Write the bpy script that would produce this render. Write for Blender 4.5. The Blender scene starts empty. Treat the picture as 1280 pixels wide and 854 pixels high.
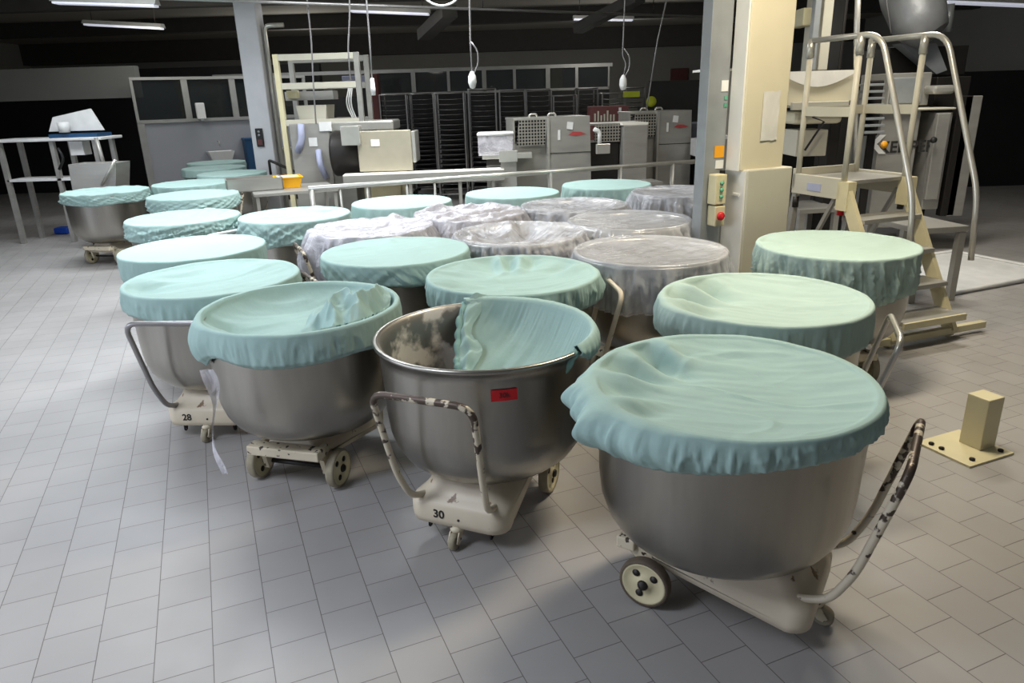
import bpy, bmesh, math, random
from mathutils import Vector, Matrix, noise
PI = math.pi
sc = bpy.context.scene
COL = sc.collection
rnd = random.Random(7)

# ------------------------------------------------------------------ camera calculator
H = 1.864
F, PT, RL = 890.4, math.radians(18.986), math.radians(-1.736)
def ray(x, y):
    X, Y = x-640, y-427
    a = X*math.cos(RL)+Y*math.sin(RL); b = -X*math.sin(RL)+Y*math.cos(RL)
    return Vector((a/F, math.cos(PT)-(b/F)*math.sin(PT), -math.sin(PT)-(b/F)*math.cos(PT)))
def at_z(x, y, z=0.0):
    d = ray(x, y); t = (z-H)/d.z
    return Vector((d.x*t, d.y*t, z))
def at_y(x, y, Y):
    d = ray(x, y); t = Y/d.y
    return Vector((d.x*t, Y, H+d.z*t))
cam_d = bpy.data.cameras.new('camera'); cam = bpy.data.objects.new('camera', cam_d); COL.objects.link(cam)
r_ = (ray(641, 427)-ray(640, 427)).normalized(); u_ = (ray(640, 426)-ray(640, 427)).normalized()
b_ = r_.cross(u_)
cam.matrix_world = Matrix(((r_.x, u_.x, b_.x, 0), (r_.y, u_.y, b_.y, 0), (r_.z, u_.z, b_.z, H), (0, 0, 0, 1)))
cam_d.sensor_width = 36; cam_d.lens = F/1280*36; cam_d.clip_end = 200
sc.camera = cam

# ------------------------------------------------------------------ materials
def s2l(c):
    return tuple(((v/255)/12.92 if v/255 <= .04045 else ((v/255+.055)/1.055)**2.4) for v in c)+(1,)
def mat(name, rgb, rough=.5, metal=0, **kw):
    m = bpy.data.materials.new(name); m.use_nodes = True
    nt = m.node_tree; b = nt.nodes['Principled BSDF']
    b.inputs['Base Color'].default_value = s2l(rgb); b.inputs['Roughness'].default_value = rough
    b.inputs['Metallic'].default_value = metal
    if kw.get('emit'):
        b.inputs['Emission Color'].default_value = s2l(kw.get('ecol', rgb)); b.inputs['Emission Strength'].default_value = kw['emit']
    # gentle procedural mottling of colour and a fine bump
    v = kw.get('vary', .08); sc_ = kw.get('scale', 6)
    tc = nt.nodes.new('ShaderNodeTexCoord'); mp = nt.nodes.new('ShaderNodeMapping')
    mp.inputs['Scale'].default_value = kw.get('stretch', (1, 1, 1))
    n = nt.nodes.new('ShaderNodeTexNoise'); n.inputs['Scale'].default_value = sc_; n.inputs['Detail'].default_value = 5
    nt.links.new(tc.outputs['Object'], mp.inputs[0]); nt.links.new(mp.outputs[0], n.inputs['Vector'])
    r = nt.nodes.new('ShaderNodeValToRGB')
    c = s2l(rgb)[:3]
    r.color_ramp.elements[0].position = .3; r.color_ramp.elements[1].position = .7
    r.color_ramp.elements[0].color = tuple(x*(1-v) for x in c)+(1,); r.color_ramp.elements[1].color = tuple(min(1, x*(1+v)) for x in c)+(1,)
    nt.links.new(n.outputs['Fac'], r.inputs[0]); nt.links.new(r.outputs[0], b.inputs['Base Color'])
    if kw.get('bump'):
        bp = nt.nodes.new('ShaderNodeBump'); bp.inputs['Strength'].default_value = kw['bump']; bp.inputs['Distance'].default_value = kw.get('dist', .01)
        n2 = nt.nodes.new('ShaderNodeTexNoise'); n2.inputs['Scale'].default_value = kw.get('bscale', sc_*3); n2.inputs['Detail'].default_value = 4
        nt.links.new(mp.outputs[0], n2.inputs['Vector']); nt.links.new(n2.outputs['Fac'], bp.inputs['Height']); nt.links.new(bp.outputs[0], b.inputs['Normal'])
    m['ramp'] = r.name
    return m
def second_colour(m, rgb, lo, hi, scale, rough=None, metal=None, detail=6, zfade=None):
    """patches of a second colour (chips, flour, dirt) with their own outline"""
    nt = m.node_tree; b = nt.nodes['Principled BSDF']
    src = b.inputs['Base Color'].links[0].from_socket
    tc = nt.nodes.new('ShaderNodeTexCoord'); n = nt.nodes.new('ShaderNodeTexNoise'); n.inputs['Scale'].default_value = scale; n.inputs['Detail'].default_value = detail
    nt.links.new(tc.outputs['Object'], n.inputs['Vector'])
    mr = nt.nodes.new('ShaderNodeMapRange'); mr.inputs['From Min'].default_value = lo; mr.inputs['From Max'].default_value = hi
    fac = n.outputs['Fac']
    if zfade:
        sx = nt.nodes.new('ShaderNodeSeparateXYZ'); nt.links.new(tc.outputs['Object'], sx.inputs[0])
        z = nt.nodes.new('ShaderNodeMapRange'); z.inputs['From Min'].default_value = zfade[0]; z.inputs['From Max'].default_value = zfade[1]
        z.inputs['To Min'].default_value = -zfade[2]; z.inputs['To Max'].default_value = zfade[2]
        nt.links.new(sx.outputs[2], z.inputs[0])
        ad = nt.nodes.new('ShaderNodeMath'); nt.links.new(fac, ad.inputs[0]); nt.links.new(z.outputs[0], ad.inputs[1]); fac = ad.outputs[0]
    nt.links.new(fac, mr.inputs[0])
    mx = nt.nodes.new('ShaderNodeMix'); mx.data_type = 'RGBA'
    nt.links.new(mr.outputs[0], mx.inputs[0]); nt.links.new(src, mx.inputs[6]); mx.inputs[7].default_value = s2l(rgb)
    nt.links.new(mx.outputs[2], b.inputs['Base Color'])
    for key, val in (('Roughness', rough), ('Metallic', metal)):
        if val is not None:
            m2 = nt.nodes.new('ShaderNodeMapRange'); m2.inputs['To Min'].default_value = b.inputs[key].default_value; m2.inputs['To Max'].default_value = val
            nt.links.new(mr.outputs[0], m2.inputs[0]); nt.links.new(m2.outputs[0], b.inputs[key])
    return m
M = {}
M['steel'] = mat('brushed_steel', (160, 157, 150), .3, 1, vary=.16, scale=3.2, stretch=(1.6, 1.6, .3), bump=.25, bscale=3, dist=.02)
M['steel_in'] = second_colour(mat('floured_steel', (150, 146, 140), .5, .8, vary=.15), (214, 208, 200), .54, .62, 6, rough=.95, metal=0, detail=9, zfade=(.45, .85, .05))
M['steel_fl'] = mat('sheet_steel', (158, 156, 150), .38, .35, vary=.1, scale=2, stretch=(1, 1, 4))
M['steel_lt'] = mat('polished_steel', (196, 194, 186), .28, .6, vary=.08)
M['cream'] = second_colour(mat('cream_enamel', (206, 194, 172), .42, 0, vary=.06, scale=4), (120, 95, 70), .66, .7, 16)
M['cream2'] = mat('cream_paint', (205, 196, 160), .5, 0, vary=.06)
M['chipped'] = second_colour(mat('chipped_paint', (205, 194, 172), .4, 0, vary=.08), (84, 72, 64), .56, .60, 22, rough=.42, metal=.5, zfade=(.2, .8, .12))
M['chippedw'] = second_colour(mat('chipped_bracket', (205, 194, 170), .45, 0, vary=.08), (60, 50, 42), .60, .62, 30)
M['tube'] = mat('grey_tube', (150, 148, 148), .3, .6)
M['sleeve'] = mat('paper_sleeve', (214, 212, 206), .35, 0, vary=.05, bump=.4, bscale=8)
M['tyre'] = mat('pale_tyre', (150, 142, 122), .75, 0, vary=.15, scale=20)
M['tyred'] = mat('worn_tyre', (92, 80, 68), .8, 0, vary=.2, scale=20)
M['dark'] = mat('dark_metal', (45, 42, 40), .5, .5)
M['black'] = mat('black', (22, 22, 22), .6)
M['cloth'] = mat('green_cloth', (157, 185, 180), .85, 0, vary=.04, scale=5, bump=.35, bscale=11, dist=.012)
M['cloth2'] = mat('green_cloth_muted', (163, 185, 177), .85, 0, vary=.04, scale=5, bump=.35, bscale=11, dist=.012)  # slightly less green tone for two covers on the right
M['hemc'] = mat('green_hem', (135, 170, 163), .9, 0, vary=.1, scale=30, bump=.5, bscale=60, dist=.004)
M['steel_beige'] = mat('beige_steel', (172, 165, 146), .4, .3, vary=.06)
M['white'] = mat('white_plastic', (222, 222, 220), .45)
M['belt'] = mat('white_belt', (236, 232, 222), .6)
M['pillar'] = mat('pillar_paint', (196, 197, 200), .35, 0, vary=.03)
M['column'] = mat('column_paint', (208, 200, 174), .5, 0, vary=.04, scale=3)
M['casing'] = mat('casing_paint', (188, 184, 168), .45, 0, vary=.05, scale=2)
M['casing_w'] = mat('white_column_side', (226, 224, 216), .45, 0, vary=.03)  # whiter tone laid over the left faces of shaft and casing
M['duct'] = mat('grey_duct', (150, 154, 156), .4, .3)
M['ceil'] = mat('ceiling_paint', (168, 165, 156), .9, 0, vary=.1, scale=.6)
M['wall'] = mat('wall_paint', (138, 138, 134), .85, 0, vary=.06, scale=.7)
M['darkwall'] = mat('dark_wall', (34, 34, 34), .8)
M['redfade'] = mat('faded_red_print', (168, 62, 62), .6)
M['beam'] = mat('beam_paint', (72, 70, 67), .8)
M['wallw'] = mat('partition_panel', (150, 152, 158), .5, 0, vary=.05, scale=1)
M['frame'] = mat('frame_paint', (150, 150, 146), .5)
M['yellow'] = mat('yellow_plastic', (250, 180, 10), .4)
M['orange'] = mat('orange_sign', (232, 160, 20), .5)
M['red'] = mat('red_label', (200, 20, 30), .5)
M['darkred'] = mat('dark_red', (96, 52, 50), .7)
M['blue'] = mat('blue_plastic', (20, 70, 110), .5)
M['blue2'] = mat('bright_blue', (20, 80, 200), .5)
M['green'] = mat('green_dot', (90, 160, 130), .5)
M['floury'] = mat('yellow_green', (180, 190, 40), .6)
M['bluegrey'] = mat('lilac_plastic', (160, 165, 190), .6)
M['duct_foil'] = mat('foil_duct', (140, 142, 144), .45, .3, bump=.25, bscale=12, dist=.02)
M['lamp'] = mat('lamp_diffuser', (210, 210, 220), .5, emit=.6, ecol=(205, 210, 225))
M['lamp_on'] = mat('lamp_lit', (255, 255, 255), .5, emit=5)
M['txt'] = mat('stencil_black', (36, 36, 34), .7)
M['crust'] = mat('dough_residue', (196, 184, 170), .95, 0, vary=.2, scale=20, bump=1, bscale=40, dist=.01)
def glassm(name, rgb, tr, rough=.05):
    m = bpy.data.materials.new(name); m.use_nodes = True; nt = m.node_tree
    b = nt.nodes['Principled BSDF']; b.inputs['Base Color'].default_value = s2l(rgb); b.inputs['Roughness'].default_value = rough
    t = nt.nodes.new('ShaderNodeBsdfTransparent'); mx = nt.nodes.new('ShaderNodeMixShader'); mx.inputs[0].default_value = 1-tr
    nt.links.new(t.outputs[0], mx.inputs[1]); nt.links.new(b.outputs[0], mx.inputs[2]); nt.links.new(mx.outputs[0], nt.nodes['Material Output'].inputs[0])
    return m, mx, b
M['glass'] = glassm('pane_glass', (40, 44, 44), .35)[0]
def film(name, lo, hi, rgb=(226, 224, 230), bs=.9):
    m, mx, b = glassm(name, rgb, .4, .09)
    nt = m.node_tree; tc = nt.nodes.new('ShaderNodeTexCoord')
    n = nt.nodes.new('ShaderNodeTexNoise'); n.inputs['Scale'].default_value = 4.5; n.inputs['Detail'].default_value = 6; n.inputs['Distortion'].default_value = 1.6
    nt.links.new(tc.outputs['Object'], n.inputs[0])
    mr = nt.nodes.new('ShaderNodeMapRange'); mr.inputs['From Min'].default_value = .35; mr.inputs['From Max'].default_value = .65
    mr.inputs['To Min'].default_value = lo; mr.inputs['To Max'].default_value = hi
    nt.links.new(n.outputs['Fac'], mr.inputs[0]); nt.links.new(mr.outputs[0], mx.inputs[0])
    bp = nt.nodes.new('ShaderNodeBump'); bp.inputs['Strength'].default_value = bs; bp.inputs['Distance'].default_value = .02
    n2 = nt.nodes.new('ShaderNodeTexNoise'); n2.inputs['Scale'].default_value = 9; n2.inputs['Detail'].default_value = 7; n2.inputs['Distortion'].default_value = 2.5
    nt.links.new(tc.outputs['Object'], n2.inputs[0]); nt.links.new(n2.outputs['Fac'], bp.inputs['Height']); nt.links.new(bp.outputs[0], b.inputs['Normal'])
    b.inputs['Specular IOR Level'].default_value = .9
    return m
M['film'] = film('clear_film', .44, .56, (226, 228, 234), .3)
M['film_c'] = film('creased_film', .36, .62, (230, 231, 238), 1.0)
M['filmw'] = film('milky_film', .62, .9, (206, 204, 212))
M['filmc'] = film('hood_plastic', .25, .5)
M['ribbon'] = film('plastic_ribbon', .5, .85)
# floor tiles
def floor_mat():
    m = bpy.data.materials.new('floor_tiles'); m.use_nodes = True; nt = m.node_tree; b = nt.nodes['Principled BSDF']
    tc = nt.nodes.new('ShaderNodeTexCoord'); mp = nt.nodes.new('ShaderNodeMapping'); mp.vector_type = 'TEXTURE'
    ang = math.atan2(-.924, .382)
    mp.inputs['Rotation'].default_value = (0, 0, ang)
    u0, v0 = -2.476, None
    # a known joint corner on the floor
    c = Vector((-.368, 2.31)); mp.inputs['Location'].default_value = (c.x, c.y, 0)
    nt.links.new(tc.outputs['Object'], mp.inputs[0])
    br = nt.nodes.new('ShaderNodeTexBrick'); br.offset = .5
    for k, v in (('Scale', 1), ('Mortar Size', .0018), ('Mortar Smooth', .3), ('Brick Width', .2012), ('Row Height', .194), ('Bias', 0)): br.inputs[k].default_value = v
    br.inputs['Color1'].default_value = s2l((164, 161, 159)); br.inputs['Color2'].default_value = s2l((159, 156, 154)); br.inputs['Mortar'].default_value = s2l((104, 99, 97))
    nt.links.new(mp.outputs[0], br.inputs['Vector'])
    n = nt.nodes.new('ShaderNodeTexNoise'); n.inputs['Scale'].default_value = 1.1; n.inputs['Detail'].default_value = 6
    nt.links.new(tc.outputs['Object'], n.inputs[0])
    mr = nt.nodes.new('ShaderNodeMapRange'); mr.inputs['From Min'].default_value = .3; mr.inputs['From Max'].default_value = .7; mr.inputs['To Min'].default_value = .9; mr.inputs['To Max'].default_value = 1.06
    nt.links.new(n.outputs['Fac'], mr.inputs[0])
    mx = nt.nodes.new('ShaderNodeMix'); mx.data_type = 'RGBA'; mx.blend_type = 'MULTIPLY'; mx.inputs[0].default_value = 1
    nt.links.new(br.outputs['Color'], mx.inputs[6]); nt.links.new(mr.outputs[0], mx.inputs[7]); nt.links.new(mx.outputs[2], b.inputs['Base Color'])
    b.inputs['Roughness'].default_value = .42; b.inputs['Specular IOR Level'].default_value = .4
    n3 = nt.nodes.new('ShaderNodeTexNoise'); n3.inputs['Scale'].default_value = 5; nt.links.new(tc.outputs['Object'], n3.inputs[0])
    m3 = nt.nodes.new('ShaderNodeMapRange'); m3.inputs['To Min'].default_value = .32; m3.inputs['To Max'].default_value = .55
    nt.links.new(n3.outputs['Fac'], m3.inputs[0]); nt.links.new(m3.outputs[0], b.inputs['Roughness'])
    bp = nt.nodes.new('ShaderNodeBump'); bp.invert = True; bp.inputs['Strength'].default_value = .4; bp.inputs['Distance'].default_value = .003
    nt.links.new(br.outputs['Fac'], bp.inputs['Height']); nt.links.new(bp.outputs[0], b.inputs['Normal'])
    return m
M['floor'] = floor_mat()
def perforated(name, base, hole, s, box=None):
    m = mat(name, base, .4, .7); nt = m.node_tree; b = nt.nodes['Principled BSDF']
    src = b.inputs['Base Color'].links[0].from_socket
    tc = nt.nodes.new('ShaderNodeTexCoord'); v = nt.nodes.new('ShaderNodeTexVoronoi'); v.inputs['Randomness'].default_value = 0; v.inputs['Scale'].default_value = s
    mp = nt.nodes.new('ShaderNodeMapping'); mp.inputs['Scale'].default_value = (1, 0, 1); nt.links.new(tc.outputs['Object'], mp.inputs[0]); nt.links.new(mp.outputs[0], v.inputs['Vector'])
    lt = nt.nodes.new('ShaderNodeMath'); lt.operation = 'LESS_THAN'; lt.inputs[1].default_value = .33; nt.links.new(v.outputs['Distance'], lt.inputs[0])
    mx = nt.nodes.new('ShaderNodeMix'); mx.data_type = 'RGBA'; nt.links.new(lt.outputs[0], mx.inputs[0]); nt.links.new(src, mx.inputs[6]); mx.inputs[7].default_value = s2l(hole)
    nt.links.new(mx.outputs[2], b.inputs['Base Color'])
    return m
M['perf'] = perforated('perforated_steel', (170, 166, 158), (30, 30, 30), 24)

# ------------------------------------------------------------------ geometry helpers
def rz(a): return Matrix.Rotation(a, 4, 'Z')
class MB:
    def __init__(s): s.bm = bmesh.new()
    def box(s, c, size, rot=None, bevel=0):
        ret = bmesh.ops.create_cube(s.bm, size=1); vs = ret['verts']
        mt = Matrix.Translation(Vector(c)) @ (rot.to_4x4() if rot is not None else Matrix.Identity(4)) @ Matrix.Diagonal((*size, 1))
        bmesh.ops.transform(s.bm, matrix=mt, verts=vs)
        if bevel:
            es = list({e for v in vs for e in v.link_edges})
            bmesh.ops.bevel(s.bm, geom=es, offset=bevel, segments=2, affect='EDGES', profile=.5)
        return s
    def b2(s, lo, hi, bevel=0):
        lo, hi = Vector(lo), Vector(hi); return s.box((lo+hi)/2, hi-lo, None, bevel)
    def bar(s, a, b, w, h=None):
        a, b = Vector(a), Vector(b); d = b-a; q = d.to_track_quat('Z', 'Y')
        return s.box((a+b)/2, (w, h or w, d.length), q.to_matrix())
    def tube(s, pts, r, n=10, fillet=0, closed=False, caps=True):
        pts = [Vector(p) for p in pts]
        if fillet:
            out = [pts[0]]
            for i in range(1, len(pts)-1):
                a, b, c = pts[i-1], pts[i], pts[i+1]
                f = min(fillet, (a-b).length*.45, (c-b).length*.45)
                p, q = b+(a-b).normalized()*f, b+(c-b).normalized()*f
                for k in range(6):
                    t = k/5; out.append(p*(1-t)**2+b*2*t*(1-t)+q*t*t)
            out.append(pts[-1]); pts = out
        N = len(pts); rings = []; up = None
        for i, p in enumerate(pts):
            if closed: t = (pts[(i+1) % N]-pts[i-1]).normalized()
            else: t = (pts[min(i+1, N-1)]-pts[max(i-1, 0)]).normalized()
            if up is None:
                up = Vector((0, 0, 1)) if abs(t.z) < .9 else Vector((1, 0, 0))
            x = (up-t*up.dot(t)).normalized(); y = t.cross(x); up = x
            rr = r[i] if isinstance(r, (list, tuple)) else r
            rings.append([s.bm.verts.new(p+(x*math.cos(2*PI*k/n)+y*math.sin(2*PI*k/n))*rr) for k in range(n)])
        for i in range(N if closed else N-1):
            A, B = rings[i], rings[(i+1) % N]
            for k in range(n):
                f = s.bm.faces.new((A[k], A[(k+1) % n], B[(k+1) % n], B[k])); f.smooth = True
        if not closed and caps:
            s.bm.faces.new(rings[0][::-1]); s.bm.faces.new(rings[-1])
        return s
    def lathe(s, prof, n=48, c=(0, 0, 0), mt=None, axis='Z', smooth=True, mi=0, cap=True):
        c = Vector(c); rings = []
        for (r, z) in prof:
            ring = []
            for k in range(n):
                a = 2*PI*k/n; v = Vector((r*math.cos(a), r*math.sin(a), z))
                if axis == 'Y': v = Vector((v.x, v.z, v.y))
                if axis == 'X': v = Vector((v.z, v.x, v.y))
                if mt: v = mt @ v
                ring.append(s.bm.verts.new(v+c))
            rings.append(ring)
        for i in range(len(prof)-1):
            A, B = rings[i], rings[i+1]
            for k in range(n):
                f = s.bm.faces.new((A[k], A[(k+1) % n], B[(k+1) % n], B[k])); f.smooth = smooth; f.material_index = mi
        if cap:
            for rg in (rings[0], rings[-1]):
                try: f = s.bm.faces.new(rg); f.material_index = mi
                except ValueError: pass
        return s
    def prism(s, poly, z0, z1, mt=None):
        """poly of 2D points extruded z0..z1; mt maps to place"""
        A = [Vector((x, y, z0)) for x, y in poly]; B = [Vector((x, y, z1)) for x, y in poly]
        if mt: A = [mt @ v for v in A]; B = [mt @ v for v in B]
        A = [s.bm.verts.new(v) for v in A]; B = [s.bm.verts.new(v) for v in B]; n = len(A)
        s.bm.faces.new(A[::-1]); s.bm.faces.new(B)
        for k in range(n): s.bm.faces.new((A[k], A[(k+1) % n], B[(k+1) % n], B[k]))
        return s
    def grid(s, P, closed_u=False, smooth=True):
        vs = [[s.bm.verts.new(p) for p in row] for row in P]
        nu = len(P[0])
        for i in range(len(P)-1):
            for k in range(nu if closed_u else nu-1):
                try:
                    f = s.bm.faces.new((vs[i][k], vs[i][(k+1) % nu], vs[i+1][(k+1) % nu], vs[i+1][k])); f.smooth = smooth
                except ValueError: pass
        return vs
    def mesh(s, name, mats, recalc=True):
        if recalc: bmesh.ops.recalc_face_normals(s.bm, faces=s.bm.faces)
        me = bpy.data.meshes.new(name); s.bm.to_mesh(me); s.bm.free()
        for m in (mats if isinstance(mats, (list, tuple)) else [mats]): me.materials.append(m)
        return me
    def build(s, name, mats, parent=None, recalc=True):
        me = s.mesh(name, mats, recalc); o = bpy.data.objects.new(name, me); COL.objects.link(o)
        if parent: o.parent = parent
        return o
def tag(o, label=None, cat=None, group=None, kind=None):
    if label: o['label'] = label
    if cat: o['category'] = cat
    if group: o['group'] = group
    if kind: o['kind'] = kind
    return o
def thing(name, label, cat, loc=(0, 0, 0), rot=0, group=None):
    o = bpy.data.objects.new(name, None); COL.objects.link(o); o.location = loc; o.rotation_euler = (0, 0, rot); o.empty_display_size = .1
    return tag(o, label, cat, group)
def copy_tree(o, parent=None):
    c = o.copy(); COL.objects.link(c); c.parent = parent
    for ch in [x for x in COL.objects if x.parent == o]: copy_tree(ch, c)
    return c
def dup(o, loc, rot, label, group=None):
    c = copy_tree(o); c.location = loc; c.rotation_euler = (0, 0, rot); c['label'] = label
    if group: c['group'] = group
    return c
def text_mesh(body, size, m, mt, name, parent=None, depth=.001, bold=0):
    cu = bpy.data.curves.new(name, 'FONT'); cu.body = body; cu.size = size; cu.extrude = depth; cu.align_x = 'CENTER'; cu.align_y = 'CENTER'; cu.offset = bold
    t = bpy.data.objects.new('tmp', cu); COL.objects.link(t)
    me = bpy.data.meshes.new_from_object(t.evaluated_get(bpy.context.evaluated_depsgraph_get()))
    bpy.data.objects.remove(t); me.name = name
    me.transform(mt); me.materials.clear(); me.materials.append(m)
    o = bpy.data.objects.new(name, me); COL.objects.link(o)
    if parent: o.parent = parent
    return o
def face_to(p, nrm, up=Vector((0, 0, 1))):
    """matrix: local x = right when seen from outside, y = up, z = outward normal"""
    n = Vector(nrm).normalized(); x = up.cross(n).normalized(); y = n.cross(x)
    return Matrix(((x.x, y.x, n.x, p[0]), (x.y, y.y, n.y, p[1]), (x.z, y.z, n.z, p[2]), (0, 0, 0, 1)))
RA = math.radians(22.5); W = Vector((math.cos(RA), math.sin(RA), 0)); S = Vector((math.sin(RA), -math.cos(RA), 0))

# ------------------------------------------------------------------ the mixing bowl trolley
HR = .88
def make_trolley(handle_mat, floured=False, nth=96, tyre='tyre'):
    t = thing('mixing_bowl_trolley', 'x', 'trolley', group='mixing bowl trolleys')
    prof_out = [(0, .262), (.15, .264), (.24, .268), (.305, .282), (.358, .308), (.40, .346), (.430, .394), (.449, .455), (.457, .53), (.461, .64), (.465, .72), (.469, .80), (.472, .862)]
    rim = [(.472+.012+.012*math.cos(a), .866+.012*math.sin(a)) for a in [math.radians(x) for x in (200, 240, 280, 320, 0, 40, 80, 120, 160)]]
    prof_in = [(.463, .862), (.459, .80), (.452, .64), (.445, .53), (.435, .46), (.40, .38), (.35, .325), (.28, .295), (.18, .28), (0, .275)]
    mb = MB()
    mb.lathe(prof_out+rim, nth, mi=0, cap=False); mb.lathe([rim[-1]]+prof_in, nth, mi=1, cap=False)
    bmesh.ops.remove_doubles(mb.bm, verts=mb.bm.verts, dist=.0004)
    mb.build('bowl', [M['steel'], M['steel_in'] if floured else M['steel']], t)
    # chassis shell: rounded tapering block
    def outline(dx, inset, z, arr):
        pts = []
        xh, yh, xw, yw, rc = .39-inset, .235-inset, -.27+inset*.5, .175-inset*.8, .075
        for cx, cy, a0 in ((xh-rc, yh-rc, 0), (xw+.03, yw-.03, 90), (xw+.03, -yw+.03, 180), (xh-rc, -yh+rc, 270)):
            r = rc if cx > 0 else .03
            for k in range(7):
                a = math.radians(a0+k*15); pts.append((cx+r*math.cos(a), cy+r*math.sin(a)))
        return [Vector((x, y, z(x) if callable(z) else z)) for x, y in pts]
    zb = lambda x: .085 if x > .05 else .085+min(1, (.05-x)/.3)*.07
    levels = [(.03, zb), (.004, lambda x: zb(x)+.012), (0, lambda x: zb(x)+.04), (0, lambda x: .185), (.012, lambda x: .203), (.035, lambda x: .217), (.06, lambda x: .25), (.075, lambda x: .285), (.13, lambda x: .30)]
    mb = MB(); P = [outline(0, i, z, 0) for i, z in levels]
    vs = mb.grid(P, closed_u=True); mb.bm.faces.new(vs[0]); mb.bm.faces.new(vs[-1])
    mb.build('chassis', M['cream'], t)
    # wheel end cross beam with brackets, axle
    mb = MB().b2((-.335, -.2, .195), (-.26, .2, .245), .006); mb.build('cross_beam', M['chippedw'], t)
    for s in (-1, 1):
        mb = MB().prism([(-.31, .235), (-.20, .235), (-.19, .2), (-.195, .085), (-.235, .075), (-.255, .16), (-.31, .2)], s*.155, s*.18, Matrix(((1, 0, 0, 0), (0, 0, 1, 0), (0, 1, 0, 0), (0, 0, 0, 1))))
        mb.build('wheel_bracket', M['chippedw'], t)
    MB().tube([(-.20, -.22, .1), (-.20, .22, .1)], .012, 10).build('axle', M['dark'], t)
    for s in (-1, 1):
        y = s*.225
        mb = MB().lathe([(.088, -.022), (.096, -.022), (.1, -.012), (.1, .012), (.096, .022), (.088, .022), (.088, -.022)], 40, (-.20, y, .1), axis='Y', cap=False)
        w = mb.build('wheel', M[tyre], t)
        mb = MB().lathe([(0, -.017), (.022, -.024), (.03, -.012), (.072, -.014), (.08, -.02), (.0885, -.02), (.0885, .02), (.08, .02), (.072, .014), (.03, .012), (.022, .024), (0, .026)], 40, (-.20, y, .1), axis='Y')
        mb.build('wheel_disc', M['cream2'], w)
        mb = MB().lathe([(0, -.036), (.016, -.036), (.021, -.028), (.021, .028), (.016, .036), (0, .036)], 14, (-.20, y, .1), axis='Y'); mb.build('hub_nut', M['dark'], w)
        for a in (40, 130, 250):
            mb = MB().lathe([(0, -.0155), (.015, -.0155), (.015, .0155), (0, .0155)], 14, (-.20+.05*math.cos(math.radians(a)), y, .1+.05*math.sin(math.radians(a))), axis='Y')
            mb.build('disc_hole', M['dark'], w)
    # caster under the handle end
    fk = MB(); fk.lathe([(0, .075), (.026, .075), (.03, .082), (.026, .10), (0, .10)], 16, (.37, 0, 0))
    for s in (-1, 1): fk.prism([(.345, .078), (.395, .078), (.42, .04), (.405, .025), (.385, .03)], s*.018, s*.024, Matrix(((1, 0, 0, 0), (0, 0, 1, 0), (0, 1, 0, 0), (0, 0, 0, 1))))
    fork = fk.build('caster_fork', M['chippedw'], t)
    MB().lathe([(0, -.014), (.02, -.014), (.03, -.016), (.037, -.013), (.038, 0), (.037, .013), (.03, .016), (.02, .014), (0, .014)], 24, (.402, 0, .038), axis='Y').build('caster_wheel', M['tyre'], fork)
    for s in (-1, 1):
        MB().tube([(.33, s*.15, .10), (.335, s*.15, .06)], .012, 10).tube([(.335+.013*math.cos(a*PI/6), s*.15, .058+.013*math.sin(a*PI/6)) for a in range(12)], .005, 6, closed=True).build('locking_foot', M['dark'], t)
    hp = [(.26, -.165, .205), (.34, -.170, .205), (.43, -.182, .245), (.495, -.20, .38), (.60, -.222, .79), (.60, .222, .79), (.495, .20, .38), (.43, .182, .245), (.34, .170, .205), (.26, .165, .205)]
    MB().tube(hp, .0145, 12, fillet=.075).build('handle', handle_mat, t)
    return t
TP = {}
protoA = make_trolley(M['chipped'])
protoG = None
BOW = dict(B1=(.77, 2.345, -33), B2=(-1.068, 3.488, 74.5), B3=(-.121, 3.025, 247), B4=(-1.778, 4.179, 266), B5=(-2.296, 5.147, None),
  B6=(1.246, 3.388, -21), B7=(2.137, 4.587, None), B8=(.014, 4.041, 6), B9=(-.774, 4.804, 211), B10=(.92, 4.599, None), B11=(.078, 5.353, None),
  B12=(.985, 5.797, None), B13=(.619, 6.716, None), B14=(1.783, 7.451, None), B15=(1.124, 8.203, None), B16=(.052, 7.711, None), B17=(-1.067, 7.264, None),
  B18=(-.342, 6.38, None), B19=(-1.112, 5.803, None), B20=(-1.963, 6.605, None), B21=(-3.021, 6.675, -33), B22=(-3.647, 8.411, None),
  B23=(-4.209, 9.737, None), B24=(-5.052, 9.133, 75), B25=(-5.25, 13.3, None), B26=(-4.85, 12.15, None), B27=(-4.15, 11.05, None))
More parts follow.
